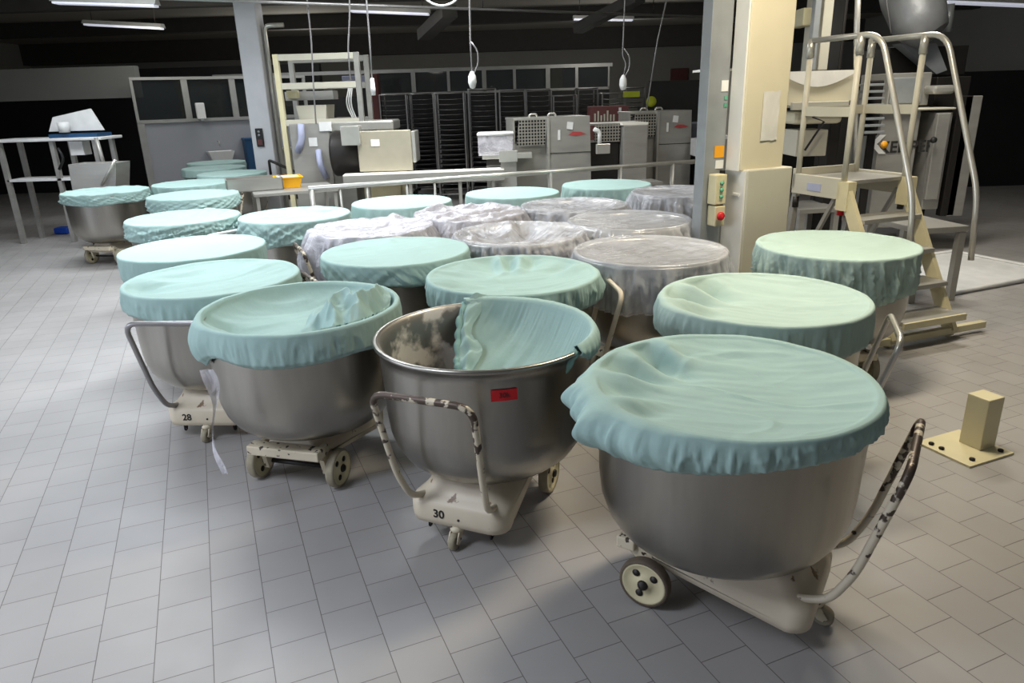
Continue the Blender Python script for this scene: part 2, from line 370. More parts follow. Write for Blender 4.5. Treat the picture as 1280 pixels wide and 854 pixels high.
LT = dict(
 B1='frontmost steel mixing bowl on a cream wheeled chassis, handle to the right', B2='steel mixing bowl trolley with two pale wheels facing front, between bowls 28 and 30',
 B3='open steel mixing bowl trolley stencilled 30 with a red label on its side', B4='steel mixing bowl trolley stencilled 28 with a bare grey tube handle',
 B5='steel bowl trolley directly behind the one stencilled 28, at the left edge of the group', B6='steel bowl trolley behind the frontmost bowl, dark handle on its right',
 B7='steel bowl trolley beside the cream column, in front of the step platform', B8='steel bowl trolley just behind the open bowl 30, pale handle at its right',
 B9='steel bowl trolley behind the cover with the crumpled heap, dark handle on its left', B10='steel bowl under clear film nearest the camera, left of the cream column',
 B11='steel bowl trolley under creased clear film behind the centre green covered bowl', B12='steel bowl trolley under clear film directly behind the nearest film covered bowl',
 B13='steel bowl trolley under film, in front of the two rightmost green ones', B14='steel bowl trolley under long hanging film next to the grey post',
 B15='steel bowl trolley standing against the railing, rightmost of the green covered back row', B16='steel bowl trolley at the railing, middle of the three green covered ones',
 B17='steel bowl trolley in the back row, leftmost green covered one below the conveyor belt', B18='steel bowl trolley under milky crumpled film in the middle of the group',
 B19='steel bowl trolley under milky film hanging low, left of the other film covered bowls', B20='steel bowl trolley in front of the steel table that holds the yellow tub',
 B21='steel bowl trolley with a thin white handle bar, third in the left column', B22='steel bowl trolley fourth in the left column, behind the pleated green cover',
 B23='steel bowl trolley fifth in the left column, just left of the steel table', B24='steel bowl trolley standing alone at the far left, one wheel visible',
 B25='farthest steel bowl trolley, against the partition by the blue bin', B26='steel bowl trolley second from the partition, in the far left row', B27='steel bowl trolley in front of the tall grey pillar, behind the steel table')
# free handle directions: turn each handle to the widest gap
def gap(k, a):
    x, y, _ = BOW[k]; best = 9
    for lat in (-.235, 0, .235):
        p = Vector((x+.6*math.cos(a)-lat*math.sin(a), y+.6*math.sin(a)+lat*math.cos(a)))
        for q, (bx, by, _) in BOW.items():
            if q != k: best = min(best, (p-Vector((bx, by))).length-.5)
            if q != k and BOW[q][2] is not None:
                b = math.radians(BOW[q][2]); best = min(best, (p-Vector((bx+.6*math.cos(b), by+.6*math.sin(b)))).length-.26)
    d = (Vector((-1, 8.4))-Vector((x, y)))
    return best
for k in list(BOW):
    x, y, a = BOW[k]
    if a is None:
        a = max(range(0, 360, 5), key=lambda q: min(gap(k, math.radians(q)), .25)+.02*math.sin(math.radians(q)))
        BOW[k] = (x, y, a)
for k, (x, y, a) in BOW.items():
    if k == 'B3': continue
    if k == 'B1': t = protoA; t.location = (x, y, 0); t.rotation_euler = (0, 0, math.radians(a)); t['label'] = LT[k]
    else: t = dup(protoA, (x, y, 0), math.radians(a), LT[k])
    TP[k] = t
t3 = make_trolley(M['chipped'], floured=True, nth=128)
t3.location = (BOW['B3'][0], BOW['B3'][1], 0); t3.rotation_euler = (0, 0, math.radians(BOW['B3'][2])); t3['label'] = LT['B3']; TP['B3'] = t3
for k, m in (('B4', 'tube'), ('B8', 'cream'), ('B21', 'white'), ('B6', 'steel_lt')):
    for ch in [c for c in COL.objects if c.parent == TP[k] and c.name.startswith('handle')]:
        ch.data = ch.data.copy(); ch.data.materials[0] = M[m]; ch['label'] = {'B4': 'bare grey tube handle', 'B8': 'pale cream painted handle', 'B21': 'thin white handle', 'B6': 'shiny steel handle worn bare'}[k]
# worn dark tyres on the frontmost one
for ch in [c for c in COL.objects if c.parent == TP['B1'] and c.name.startswith('wheel') and 'bracket' not in c.name]:
    ch.data = ch.data.copy(); ch.data.materials[0] = M['tyred']
# stencilled numbers on the handle face of the chassis
for k, s in (('B3', '30'), ('B4', '28')):
    mt = face_to((.3912, -.075 if k == 'B3' else -.1, .15), (1, 0, 0))
    n = text_mesh(s, .055, M['txt'], mt, 'stencilled_number', TP[k], bold=.001)
    MB().lathe([(0, 0), (.006, 0), (.006, .003), (0, .003)], 12, (.3895, .02, .14), axis='X').build('bolt_head', M['dark'], TP[k])
# red label on bowl 30
a3 = math.radians(BOW['B3'][2])
lp = at_y(629, 491, BOW['B3'][1]-.44)
la = math.atan2(lp.y-BOW['B3'][1], lp.x-BOW['B3'][0]); nrm = Vector((math.cos(la-a3), math.sin(la-a3), 0))
mb = MB(); P = []
for j in range(2):
    P.append([Vector((.4735*math.cos(la-a3+u/.47), .4735*math.sin(la-a3+u/.47), lp.z-.024+.048*j)) for u in [(-.5+i/8)*.105 for i in range(9)]])
mb.grid(P); lb = mb.build('label_sticker', M['red'], t3); lb['label'] = 'small red label'
text_mesh('30k', .03, M['txt'], face_to(Vector((nrm.x*.4745, nrm.y*.4745, lp.z)), nrm), 'label_text', lb, depth=.0003)
# old dough left in the open bowl
mb = MB(); P = []
for i in range(14):
    r = .34*i/13; row = []
    for k in range(48):
        a = 2*PI*k/48; v = Vector((r*math.cos(a), r*math.sin(a), 0)); row.append(Vector((v.x, v.y, .345+.04*noise.noise(v*9)+.02*noise.noise(v*25)-(.02 if i == 13 else 0)+r*r*.15)))
    P.append(row)
mb.grid(P, closed_u=True); mb.build('dough_residue', M['crust'], t3)

# ------------------------------------------------------------------ covers
def ad(a, b): return (a-b+PI) % (2*PI)-PI
def cover_mesh(seed, hem=.14, sag=.05, folds=(), bulges=(), nth=200, nt=34, ns=14, wr=.004, wdir=.6, pleat=.012, R=.497, ruff=.006, diag=0., bump_rim=.003, loose=0, sagp=2.6, flare=0, crease=1.):
    P = []; sv = Vector((seed*3.7, seed*1.3, 0)); cw, sw = math.cos(wdir), math.sin(wdir)
    def top(a, rr):
        x, y = rr*R*math.cos(a), rr*R*math.sin(a)
        z = -sag*(1-min(1, rr/.975)**sagp)
        for (fa, fw, amp, inner) in folds:
            d = ad(a, math.radians(fa))*max(rr, .25); g = math.exp(-(d/math.radians(fw))**2)
            s = max(0, min(1, (rr-inner)/(1-inner))); z += amp*g*(1-math.cos(PI*min(s*1.25, 1)))*.5*min(1, (1-s)*3.2+.04)*1.35
        u, v = x*cw+y*sw, -x*sw+y*cw
        z += wr*2.2*noise.noise(Vector((u*2.5, v*11, seed)))*(1-rr**6)
        z += wr*noise.noise(Vector((u*6, v*26, seed+5)))*(1-rr**10)
        z += crease*wr*1.5*max(0, 1-7*abs(noise.noise(Vector((u*1.3+.8*noise.noise(Vector((x*2, y*2, seed+2))), v*4, seed+12)))))*(1-rr**10)
        z += wr*.6*(.5-abs(noise.noise(Vector((u*3.2+2*noise.noise(Vector((x*3, y*3, seed))), v*8, seed+8)))))*2*(1-rr**8)
        z += .5*wr*(1-abs(noise.noise(Vector((math.cos(a)*5, math.sin(a)*5, rr*2+seed)))*2))*rr**3
        cl = max(0, min(1, (rr*R-.464)/.01)); z = z*(1-cl)+max(z, .003)*cl
        return Vector((x, y, HR+.012+z+bump_rim*noise.noise(Vector((math.cos(a)*4, math.sin(a)*4, seed)))*rr))
    for j in range(nt+1):
        rr = (j/nt)**.8; P.append([top(2*PI*k/nth, rr*.995) for k in range(nth)])
    def hemf(a):
        h = hem*(1+.22*noise.noise(Vector((math.cos(a)*1.6, math.sin(a)*1.6, seed+9))))
        for (ba, bw, out, down) in bulges: h += down*math.exp(-(ad(a, math.radians(ba))/math.radians(bw))**2)
        return h
    for j in range(ns+1):
        t = j/ns; row = []
        for k in range(nth):
            a = 2*PI*k/nth; h = hemf(a)
            e = max(0, (t-.86)/.14)
            tw = diag*t
            c1 = noise.noise(Vector((math.cos(a+tw)*7, math.sin(a+tw)*7, seed+t*.7)))
            c2 = noise.noise(Vector((math.cos(a-tw)*17, math.sin(a-tw)*17, seed+3+t*.5)))
            c3 = math.sin(a*70+4*c1)
            c4 = 1.6*max(0, 1-5*abs(noise.noise(Vector((math.cos(a-tw)*11, math.sin(a-tw)*11, seed+6+t*.5)))))**1.3-.4+.9*max(0, 1-5*abs(noise.noise(Vector((math.cos(a-tw*1.4)*23, math.sin(a-tw*1.4)*23, seed+16+t*.8)))))-.3
            r = R+.003+(.004+loose)*math.sin(PI*min(t*1.05, 1))+pleat*c1*min(t*2.2, 1)+pleat*.55*c2*min(t*2, 1)+pleat*.5*c4*min(t*2.5, 1)
            for (ba, bw, out, down) in bulges:
                g = math.exp(-(ad(a, math.radians(ba))/math.radians(bw))**2)
                r += out*g*math.sin(PI*min(.12+t*.9, 1))*(1+.7*c1)
            if flare: e = 0; r += flare*t*(1+1.2*c1)+.012*t*c4
            tgt = .485+.5*ruff*c3+.004*c2
            r = r*(1-e)+tgt*e if hem < .22 else r*(1-.6*e)+tgt*.6*e
            r = max(r, .481) if HR-h*t > .5 else r
            zz = HR+.006-h*t+bump_rim*noise.noise(Vector((math.cos(a)*4, math.sin(a)*4, seed)))*(1-t)
            row.append(Vector((r*math.cos(a), r*math.sin(a), zz)))
        P.append(row)
    P.append([Vector((v.x*.985, v.y*.985, v.z+.006)) for v in P[-1]])
    mb = MB(); c = mb.bm.verts.new(Vector((0, 0, sum(v.z for v in P[0])/nth))) if False else None
    mb.grid(P, closed_u=True)
    bmesh.ops.remove_doubles(mb.bm, verts=mb.bm.verts, dist=.0003)
    return mb
LC = dict(
 B1='large green cloth cover on the frontmost bowl, ballooning over its left side', B2='green cloth cover with a crumpled heap of cloth on top, gathered at front left',
 B4='green cloth cover on the bowl stencilled 28, creased toward its left end', B5='smooth flat green cloth cover on the bowl behind number 28',
 B6='green cloth cover with deep left folds on the bowl behind the frontmost one', B7='green cloth cover with a long skirt beside the cream column',
 B8='green cloth cover with peaked folds at its back, behind the open bowl', B9='green cloth cover on the bowl between the crumpled heap and the milky films',
 B15='green cloth cover with vertical pleats, rightmost against the railing', B16='flat green cloth cover at the railing, middle of the three in the back row',
 B17='flat green cloth cover at the back row, leftmost of the three by the railing', B20='green cloth cover with slanting pleats on the bowl before the steel table',
 B21='green cloth cover with close diagonal pleats above the thin white handle', B22='green cloth cover, fourth in the left column, with crinkled skirt',
 B23='green cloth cover, fifth in the left column, next to the steel table', B24='green cloth cover on the bowl standing alone at far left',
 B25='farthest green cloth cover, just below the blue bin', B26='green cloth cover second from the partition in the far left row', B27='green cloth cover in front of the tall grey pillar',
 B10='clear taut film cover on the bowl nearest the cream column', B11='clear film cover sagging with a crease, directly behind the centre green cover',
 B12='clear flat film cover behind the nearest film covered bowl', B13='clear film cover with glinting crumples at its right, third film from the front',
 B14='clear film cover hanging long on the bowl beside the grey post', B18='bright crumpled milky film cover in the middle of the group', B19='milky film cover hanging in loose sheets at its left side')
CV = dict(
 B1=dict(hem=.085, sag=.06, folds=((150, 9, -.035, .1), (122, 6, -.045, .15), (112, 5, .03, .3), (136, 6, .02, .3), (168, 8, .025, .1), (185, 8, -.02, .2), (200, 7, .02, .4), (212, 6, -.015, .4)), bulges=((188, 30, .075, .09), (225, 26, .035, .05)), nth=420, nt=70, ns=26, wr=.004, wdir=-.35, pleat=.013),
 B2=dict(hem=.15, sag=.13, sagp=5, folds=((190, 8, -.03, .1), (205, 7, .025, .2), (218, 8, -.025, .2)), bulges=((212, 10, .04, .06),), nth=360, nt=56, ns=22, wr=.004, wdir=.5, pleat=.007, ruff=.004),
 B4=dict(hem=.13, sag=.05, folds=((200, 8, -.03, .3), (215, 8, -.02, .3), (60, 10, .02, .3), (180, 8, .015, .2)), nth=300, nt=44, ns=20, wdir=.7, pleat=.01),
 B5=dict(hem=.17, sag=.0, nth=240, wr=.0008, pleat=.008),
 B6=dict(hem=.16, sag=.07, folds=((120, 8, -.06, .1), (140, 6, .03, .1), (160, 7, -.04, .2), (180, 6, .02, .3), (200, 7, -.03, .3)), bulges=((185, 25, .03, .02),), nth=360, nt=56, ns=22, wdir=-.6, pleat=.014),
 B7=dict(hem=.25, sag=.02, folds=((150, 7, -.02, .4), (165, 6, .012, .4)), nth=360, nt=40, ns=24, wr=.002, pleat=.026, diag=.1, ruff=.014),
 B8=dict(hem=.15, sag=.07, folds=((101, 4, .035, .35), (92, 4, -.03, .35), (82, 5, .035, .3), (70, 5, -.015, .4), (110, 9, -.02, .3), (20, 6, .02, .4), (40, 6, -.02, .4), (190, 9, .02, .3), (220, 8, -.02, .4)), bulges=((5, 14, .03, .03),), nth=360, nt=50, ns=22, wdir=.2, pleat=.014),
 B9=dict(hem=.14, sag=.02, folds=((105, 5, .012, .3),), nth=280, wr=.002, pleat=.013, diag=.3),
 B15=dict(hem=.2, sag=.0, nth=200, wr=.001, pleat=.02), B16=dict(hem=.18, sag=.0, nth=200, wr=.0008, pleat=.012),
 B17=dict(hem=.2, sag=.0, nth=200, wr=.0008, pleat=.013), B20=dict(hem=.2, sag=.02, crease=2., folds=((75, 5, .025, .3), (50, 4, -.03, .4), (95, 4, -.02, .4)), nth=300, pleat=.024, diag=.8),
 B21=dict(hem=.15, sag=.04, folds=((80, 5, .03, .2), (60, 6, -.02, .3), (200, 8, -.02, .3)), nth=340, pleat=.022, diag=1.5, ruff=.01),
 B22=dict(hem=.15, sag=.0, nth=220, wr=.002, pleat=.02, diag=.8), B23=dict(hem=.14, sag=.01, nth=200, wr=.002), B24=dict(hem=.13, sag=.02, nth=260, pleat=.02, diag=-.7, bump_rim=.012, wr=.006),
 B25=dict(hem=.14, sag=0, nth=120, wr=.001), B26=dict(hem=.14, sag=0, nth=120, wr=.001), B27=dict(hem=.14, sag=0, nth=120, wr=.001),
 B10=dict(flare=0.03, hem=.30, sag=.03, nth=280, nt=40, wr=.002, pleat=.02, ruff=.02, bump_rim=.002, folds=((100, 12, .012, .1),)),
 B11=dict(flare=0.02, hem=.14, sag=.10, nth=280, nt=40, wr=.012, pleat=.025, folds=((100, 8, .05, .1), (80, 8, -.04, .1), (40, 9, .04, .3)), bump_rim=.004),
 B12=dict(flare=0.02, hem=.16, sag=.025, nth=240, wr=.0015, pleat=.022, loose=.02), B13=dict(flare=0.03, hem=.16, sag=.04, nth=240, wr=.006, pleat=.02, folds=((0, 14, .03, .3), (20, 6, -.03, .4))),
 B14=dict(flare=0.02, hem=.42, sag=.02, nth=240, wr=.003, pleat=.05, ns=24, loose=.03), B18=dict(flare=0.04, hem=.2, sag=.03, nth=260, nt=40, wr=.022, pleat=.035, bump_rim=.016),
 B19=dict(flare=0.03, hem=.32, sag=.04, nth=280, nt=40, wr=.012, pleat=.04, bump_rim=.02, loose=.02, folds=((70, 8, .04, .2), (110, 8, .03, .3)), bulges=((195, 30, .05, .12),)))
FILM = {'B10': 'film', 'B11': 'film_c', 'B12': 'film', 'B13': 'film_c', 'B14': 'film_c', 'B18': 'filmw', 'B19': 'filmw'}
COV = {}
for i, (k, kw) in enumerate(CV.items()):
    mb = cover_mesh(i*2.3+1, **kw)
    if k in FILM: o = mb.build('film_cover', M[FILM[k]]); tag(o, LC[k], 'film cover', 'film covers on the bowls')
    else: o = mb.build('cloth_cover', M['cloth2' if k in ('B7', 'B6') else 'cloth']); tag(o, LC[k], 'cloth cover', 'green cloth covers on the bowls')
    o.location = (BOW[k][0], BOW[k][1], 0); COV[k] = o
# crumpled heap on B2's cover
def heap():
    c = at_z(440, 384, .90); cx, cy = c.x-BOW['B2'][0], c.y-BOW['B2'][1]
    P = []; nu, nv = 110, 60
    for j in range(nv+1):
        row = []; q = j/nv
        for k in range(nu):
            a = 2*PI*k/nu
            rad = .235*(1+.22*noise.noise(Vector((math.cos(a)*1.8, math.sin(a)*1.8, 3))))
            x, y = rad*q*math.cos(a)*1.0, rad*q*math.sin(a)*1.35
            xr, yr = x*math.cos(.35)+y*math.sin(.35), -x*math.sin(.35)+y*math.cos(.35)
            w = Vector((xr*5, yr*5, 0)); d = noise.noise_vector(w+Vector((4, 2, 9)))
            rg = 1-abs(noise.noise(Vector((xr*7+d.x*.7, yr*4+d.y*.7, 1.5))))*2.4
            rg2 = 1-abs(noise.noise(Vector((xr*15+d.x*1.4, yr*11+d.y*1.4, 7.5))))*2
            h = (1-q**3)*(.06+.075*rg)+.026*rg2*(1-q**4)+.03*(1-q)
            ox, oy = .055*d.x*(1-q*q*.4), .055*d.y*(1-q*q*.4)
            z = .80+h+.09*((x*x+y*y)**.5)*q+ (yr*.14)
            hx, hy = cx+xr+ox, cy+yr+oy; hr = math.hypot(hx, hy)
            if hr > .455: hx, hy, z = hx*.455/hr, hy*.455/hr, max(z, .895)
            row.append(Vector((hx, hy, z)))
        P.append(row)
    mb = MB(); mb.grid(P, closed_u=True); bmesh.ops.remove_doubles(mb.bm, verts=mb.bm.verts, dist=.0003)
    o = mb.build('crumpled_heap', M['cloth'], COV['B2']); o['label'] = 'crumpled heap of spare cloth'
heap()
# plastic strip hanging from B2's gathered corner
bx, by = BOW['B2'][0], BOW['B2'][1]; p0 = at_z(262, 462, .76); p1 = at_z(270, 555, .5)
mb = MB(); P = []
for j in range(26):
    t = j/25; c = Vector((p0.x-bx+.02*math.sin(t*7), p0.y-by-.03*t-.02, .77-.5*t)); w = .02+.012*math.sin(t*9+1)
    P.append([c+Vector((u*w*math.cos(t*3), u*w*math.sin(t*3)-.012*abs(u), 0)) for u in (-1, -.5, 0, .5, 1)])
mb.grid(P); o = mb.build('hanging_strip', M['ribbon'], COV['B2']); o['label'] = 'translucent plastic strip hanging down'

# half folded-back cover on the open bowl 30
def half_cover():
    cx, cy = BOW['B3'][0], BOW['B3'][1]
    a0, a1 = math.radians(-38), math.radians(104)
    nu, nv = 240, 60; P = []
    E0 = Vector((.487*math.cos(a0), .487*math.sin(a0), HR)); E1 = Vector((.487*math.cos(a1), .487*math.sin(a1), HR))
    def free(s):  # s 0..1 from E0 (right front) to E1 (back)
        c1 = Vector((.12, -.40, .42)); c2 = Vector((-.26, -.02, .36))
        return E0*(1-s)**3+c1*3*s*(1-s)**2+c2*3*s*s*(1-s)+E1*s**3
    for i in range(nv+1):
        v = i/nv; row = []
        for k in range(nu+1):
            s = k/nu; a = a0+(a1-a0)*s
            rim = Vector((.472*math.cos(a), .472*math.sin(a), HR+.012)); fe = free(s)
            p = rim.lerp(fe, v)
            b = 4*v*(1-v)*math.sin(PI*s)
            p.z -= .10*b
            p.z -= .05*math.sin(PI*min(v*4, 1)*.5)*math.sin(PI*s)*(1-v)
            # long folds fanning from the gathered edge
            g = noise.noise(Vector((s*9, v*1.6, 2)))*.03+noise.noise(Vector((s*26, v*2.5, 5)))*.016
            g *= min(1, v*8)*(.3+.7*v)*(.4+.6*min(1, s*2.2)); g += .012*(.4-abs(noise.noise(Vector((s*44, v*2, 8)))))*min(1, v*10)*max(0, 1-v*2.2)
            n = Vector((-math.cos(a)*.5, -math.sin(a)*.5, .8)); p += n*g
            ed = max(0, (v-.9)/.1); p += Vector((.6, .2, .4))*(.012*ed*math.sin(s*190+3*noise.noise(Vector((s*20, 0, 0)))))
            row.append(p)
        P.append(row)
    out = []
    for i in range(1, 13):
        t = i/12; row = []
        for k in range(nu+1):
            s = k/nu; a = a0+(a1-a0)*s
            hemd = (.085+.02*noise.noise(Vector((s*6, 1, 1))))*min(1, .35+s*8)
            r = .499+.012*math.sin(PI*t)+.009*t*noise.noise(Vector((s*16, t, 4)))+.006*t*math.sin(s*150)
            if t > .85: r -= .006
            row.append(Vector((r*math.cos(a), r*math.sin(a), HR+.008-hemd*t)))
        out.append(row)
    over = [Vector((.487*math.cos(a0+(a1-a0)*k/nu), .487*math.sin(a0+(a1-a0)*k/nu), HR+.022+.003*noise.noise(Vector((k*.15, 0, 0))))) for k in range(nu+1)]
    rows = out[::-1]+[over]+P
    mb = MB(); mb.grid(rows); o = mb.build('cloth_cover', M['cloth']); o.location = (cx, cy, 0)
    md = o.modifiers.new('thickness', 'SOLIDIFY'); md.thickness = .003; md.offset = 0
    tag(o, 'green cloth cover folded back and sagging into the open bowl 30', 'cloth cover', 'green cloth covers on the bowls')
    # gathered elastic hem along the free edge
    pts = []; rr = []
    for k in range(0, 161):
        s = k/160; p = free(s); p = p+Vector((.01*noise.noise(Vector((s*30, 0, 1))), .01*noise.noise(Vector((s*30, 5, 1))), .012*noise.noise(Vector((s*22, 2, 1)))))
        pts.append(p); rr.append(.011+.009*abs(math.sin(s*85+2*noise.noise(Vector((s*14, 0, 0))))))
    h = MB().tube(pts, rr, 12).build('gathered_hem', M['hemc'], o); h['label'] = 'ruffled elastic hem'
    # loose fold standing beside the hem
    P = []
    for j in range(30):
        v = j/29; row = []
        for k in range(60):
            s = .60+.395*k/59; f = free(s); a = a0+(a1-a0)*s
            w = .10+.03*math.sin(s*40)
            d = Vector((math.cos(.35), math.sin(.35), .25))*w*v
            z = .026*math.sin(PI*v)*(1+.3*math.sin(s*120))+.018*noise.noise(Vector((s*26, v*3, 2)))+.012*(.4-abs(noise.noise(Vector((s*50, v*2, 5)))))
            row.append(f+d+Vector((0, 0, z)))
        P.append(row)
    MB2 = MB(); MB2.grid(P); f = MB2.build('loose_fold', M['cloth'], o)
half_cover()

# ------------------------------------------------------------------ room
def struct(name, mb, m): return tag(mb.build(name, m), kind='structure')
struct('floor', MB().b2((-16, -5, -.1), (12, 28, 0)), M['floor'])
struct('ceiling', MB().b2((-16, -5, 3.95), (12, 28, 4.05)), M['ceil'])
struct('wall_back', MB().b2((-16, 26, 0), (12, 26.2, 3.95)), M['wall'])
struct('wall_left', MB().b2((-16.2, -5, 0), (-16, 28, 3.95)), M['wall'])
struct('wall_right', MB().b2((12, -5, 0), (12.2, 28, 3.95)), M['wall'])
def pxbox(mb, x0, y0, x1, y1, Y, d):
    """box whose front face fills those picture bounds at depth Y"""
    a, b = at_y(x0, y1, Y), at_y(x1, y0, Y)
    return mb.b2((a.x, Y, a.z), (b.x, Y+d, b.z))
# roof beams
for i, (y, w) in enumerate(((14.6, .3), (19.5, .35), (25.6, .5))):
    struct('trim_%d' % (i+1), MB().b2((-16, y, 3.62 if i < 2 else 3.3), (12, y+w, 3.95)), M['beam'])
mb = MB(); a, b = at_y(705, 30, 15), at_y(790, 0, 13)
mb.bar(at_y(530, 44, 14), at_y(562, 14, 12.5), .25, .18); struct('trim_4', mb, M['beam'])
mb = MB(); mb.bar(at_y(722, 36, 14), at_y(800, -4, 12.5), .2, .16); struct('trim_5', mb, M['beam'])
# glazed partition behind the racks
YW = 16.0
zt, zb = 2.40, 1.98
xs = [at_y(x, 90, YW).x for x in (468, 515, 560, 604, 643, 684, 721, 762)]
struct('wall_partition', MB().b2((xs[0]-3.4, YW, 0), (xs[-1], YW+.12, zb-.02)), M['darkwall'])
mb = MB(); mb.b2((xs[0]-3.4, YW, zt), (xs[-1]+.06, YW+.12, zt+.07)); struct('trim_6', mb, M['frame'])
for i in range(len(xs)-1):
    mb = MB(); w = .06 if i % 2 else .03
    mb.b2((xs[i], YW, zb), (xs[i]+w, YW+.1, zt)); mb.b2((xs[i+1]-.03, YW, zb), (xs[i+1], YW+.1, zt)); mb.b2((xs[i], YW, zb-.03), (xs[i+1], YW+.1, zb+.02))
    win = struct('window_%d' % (i+1), mb, M['frame'])
    MB().b2((xs[i]+w, YW+.04, zb+.02), (xs[i+1]-.03, YW+.05, zt)).build('pane', M['glass'], win)
# left partition, white lower panels and dark glazing
pA = Vector((at_y(160, 96, 13.9).x, 13.9, 0)); pdir = Vector((math.cos(math.radians(30)), math.sin(math.radians(30)), 0))
def lp(u, z, off=0): return pA+pdir*u+Vector((0, 0, z))+Vector((pdir.y, -pdir.x, 0))*off
def pbox(mb, u0, u1, z0, z1, t=.06, off=0):
    return mb.box(lp((u0+u1)/2, (z0+z1)/2, off), (u1-u0, t, z1-z0), rz(math.radians(30)).to_3x3())
struct('wall_left_partition', pbox(MB(), .02, 3.2, 0, 1.60), M['wallw'])
mb = MB(); pbox(mb, 0, .12, 0, 1.60, .1, .02); pbox(mb, 0, 3.2, 1.58, 1.64, .1, .02); pbox(mb, 0, 3.2, 2.34, 2.39, .1, .02); struct('trim_7', mb, M['frame'])
for i, (u0, u1) in enumerate(((0, .92), (.92, 1.78), (1.78, 2.6), (2.6, 3.2))):
    mb = MB(); pbox(mb, u0, u0+.05, 1.62, 2.36, .08, .02); pbox(mb, u1-.06, u1, 1.62, 2.36, .08, .02)
    win = struct('window_%d' % (i+9), mb, M['frame']); pbox(MB(), u0+.05, u1-.06, 1.64, 2.34, .01).build('pane', M['glass'], win)
# lintel over the dark passage left of the partition
mb = MB(); a = at_y(72, 122, 14.5); b = at_y(162, 95, 14.5); mb.b2((a.x-6, 14.5, 2.05), (b.x+.1, 14.7, 2.62)); struct('wall_lintel', mb, M['wall'])
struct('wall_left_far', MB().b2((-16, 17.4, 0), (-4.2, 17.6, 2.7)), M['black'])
# dark cladding behind the machines on the right
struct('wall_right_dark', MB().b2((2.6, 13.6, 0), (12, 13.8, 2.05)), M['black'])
# grey pillar
def pillar():
    a, b = at_y(291, 0, 11.8), at_y(320, 0, 11.8)
    x0, x1 = (at_y(291, 0, 11.8).x+at_y(320, 212, 11.8).x)/2, (at_y(319, 0, 11.8).x+at_y(345, 212, 11.8).x)/2
    t = thing('pillar', 'tall smooth pale grey pillar behind the steel table', 'pillar', ((x0+x1)/2, 11.95, 0))
    w = x1-x0
    MB().b2((-w/2, -.17, 0), (w/2, .17, 3.95), .015).build('shaft', M['pillar'], t)
    MB().tube([(w/2+.05, 0, 0), (w/2+.05, 0, 3.0), (w/2+.35, 0, 3.0)], .035, 10, fillet=.1).build('downpipe', M['steel_lt'], t)
    z = at_y(325, 172, 11.78).z; x = at_y(325, 172, 11.78).x-(x0+x1)/2
    sw = MB().b2((x-.055, -.20, z-.14), (x+.055, -.168, z+.14), .006).build('switch_box', M['black'], t)
    MB().b2((x-.035, -.205, z-.11), (x+.035, -.199, z-.03)).build('switch_key', M['darkred'], sw)
    for zz in (z+.04, z+.09): MB().lathe([(0, 0), (.018, 0), (.018, .008), (0, .008)], 12, (x, -.207, zz), axis='Y').build('switch_key', M['duct'], sw)
pillar()
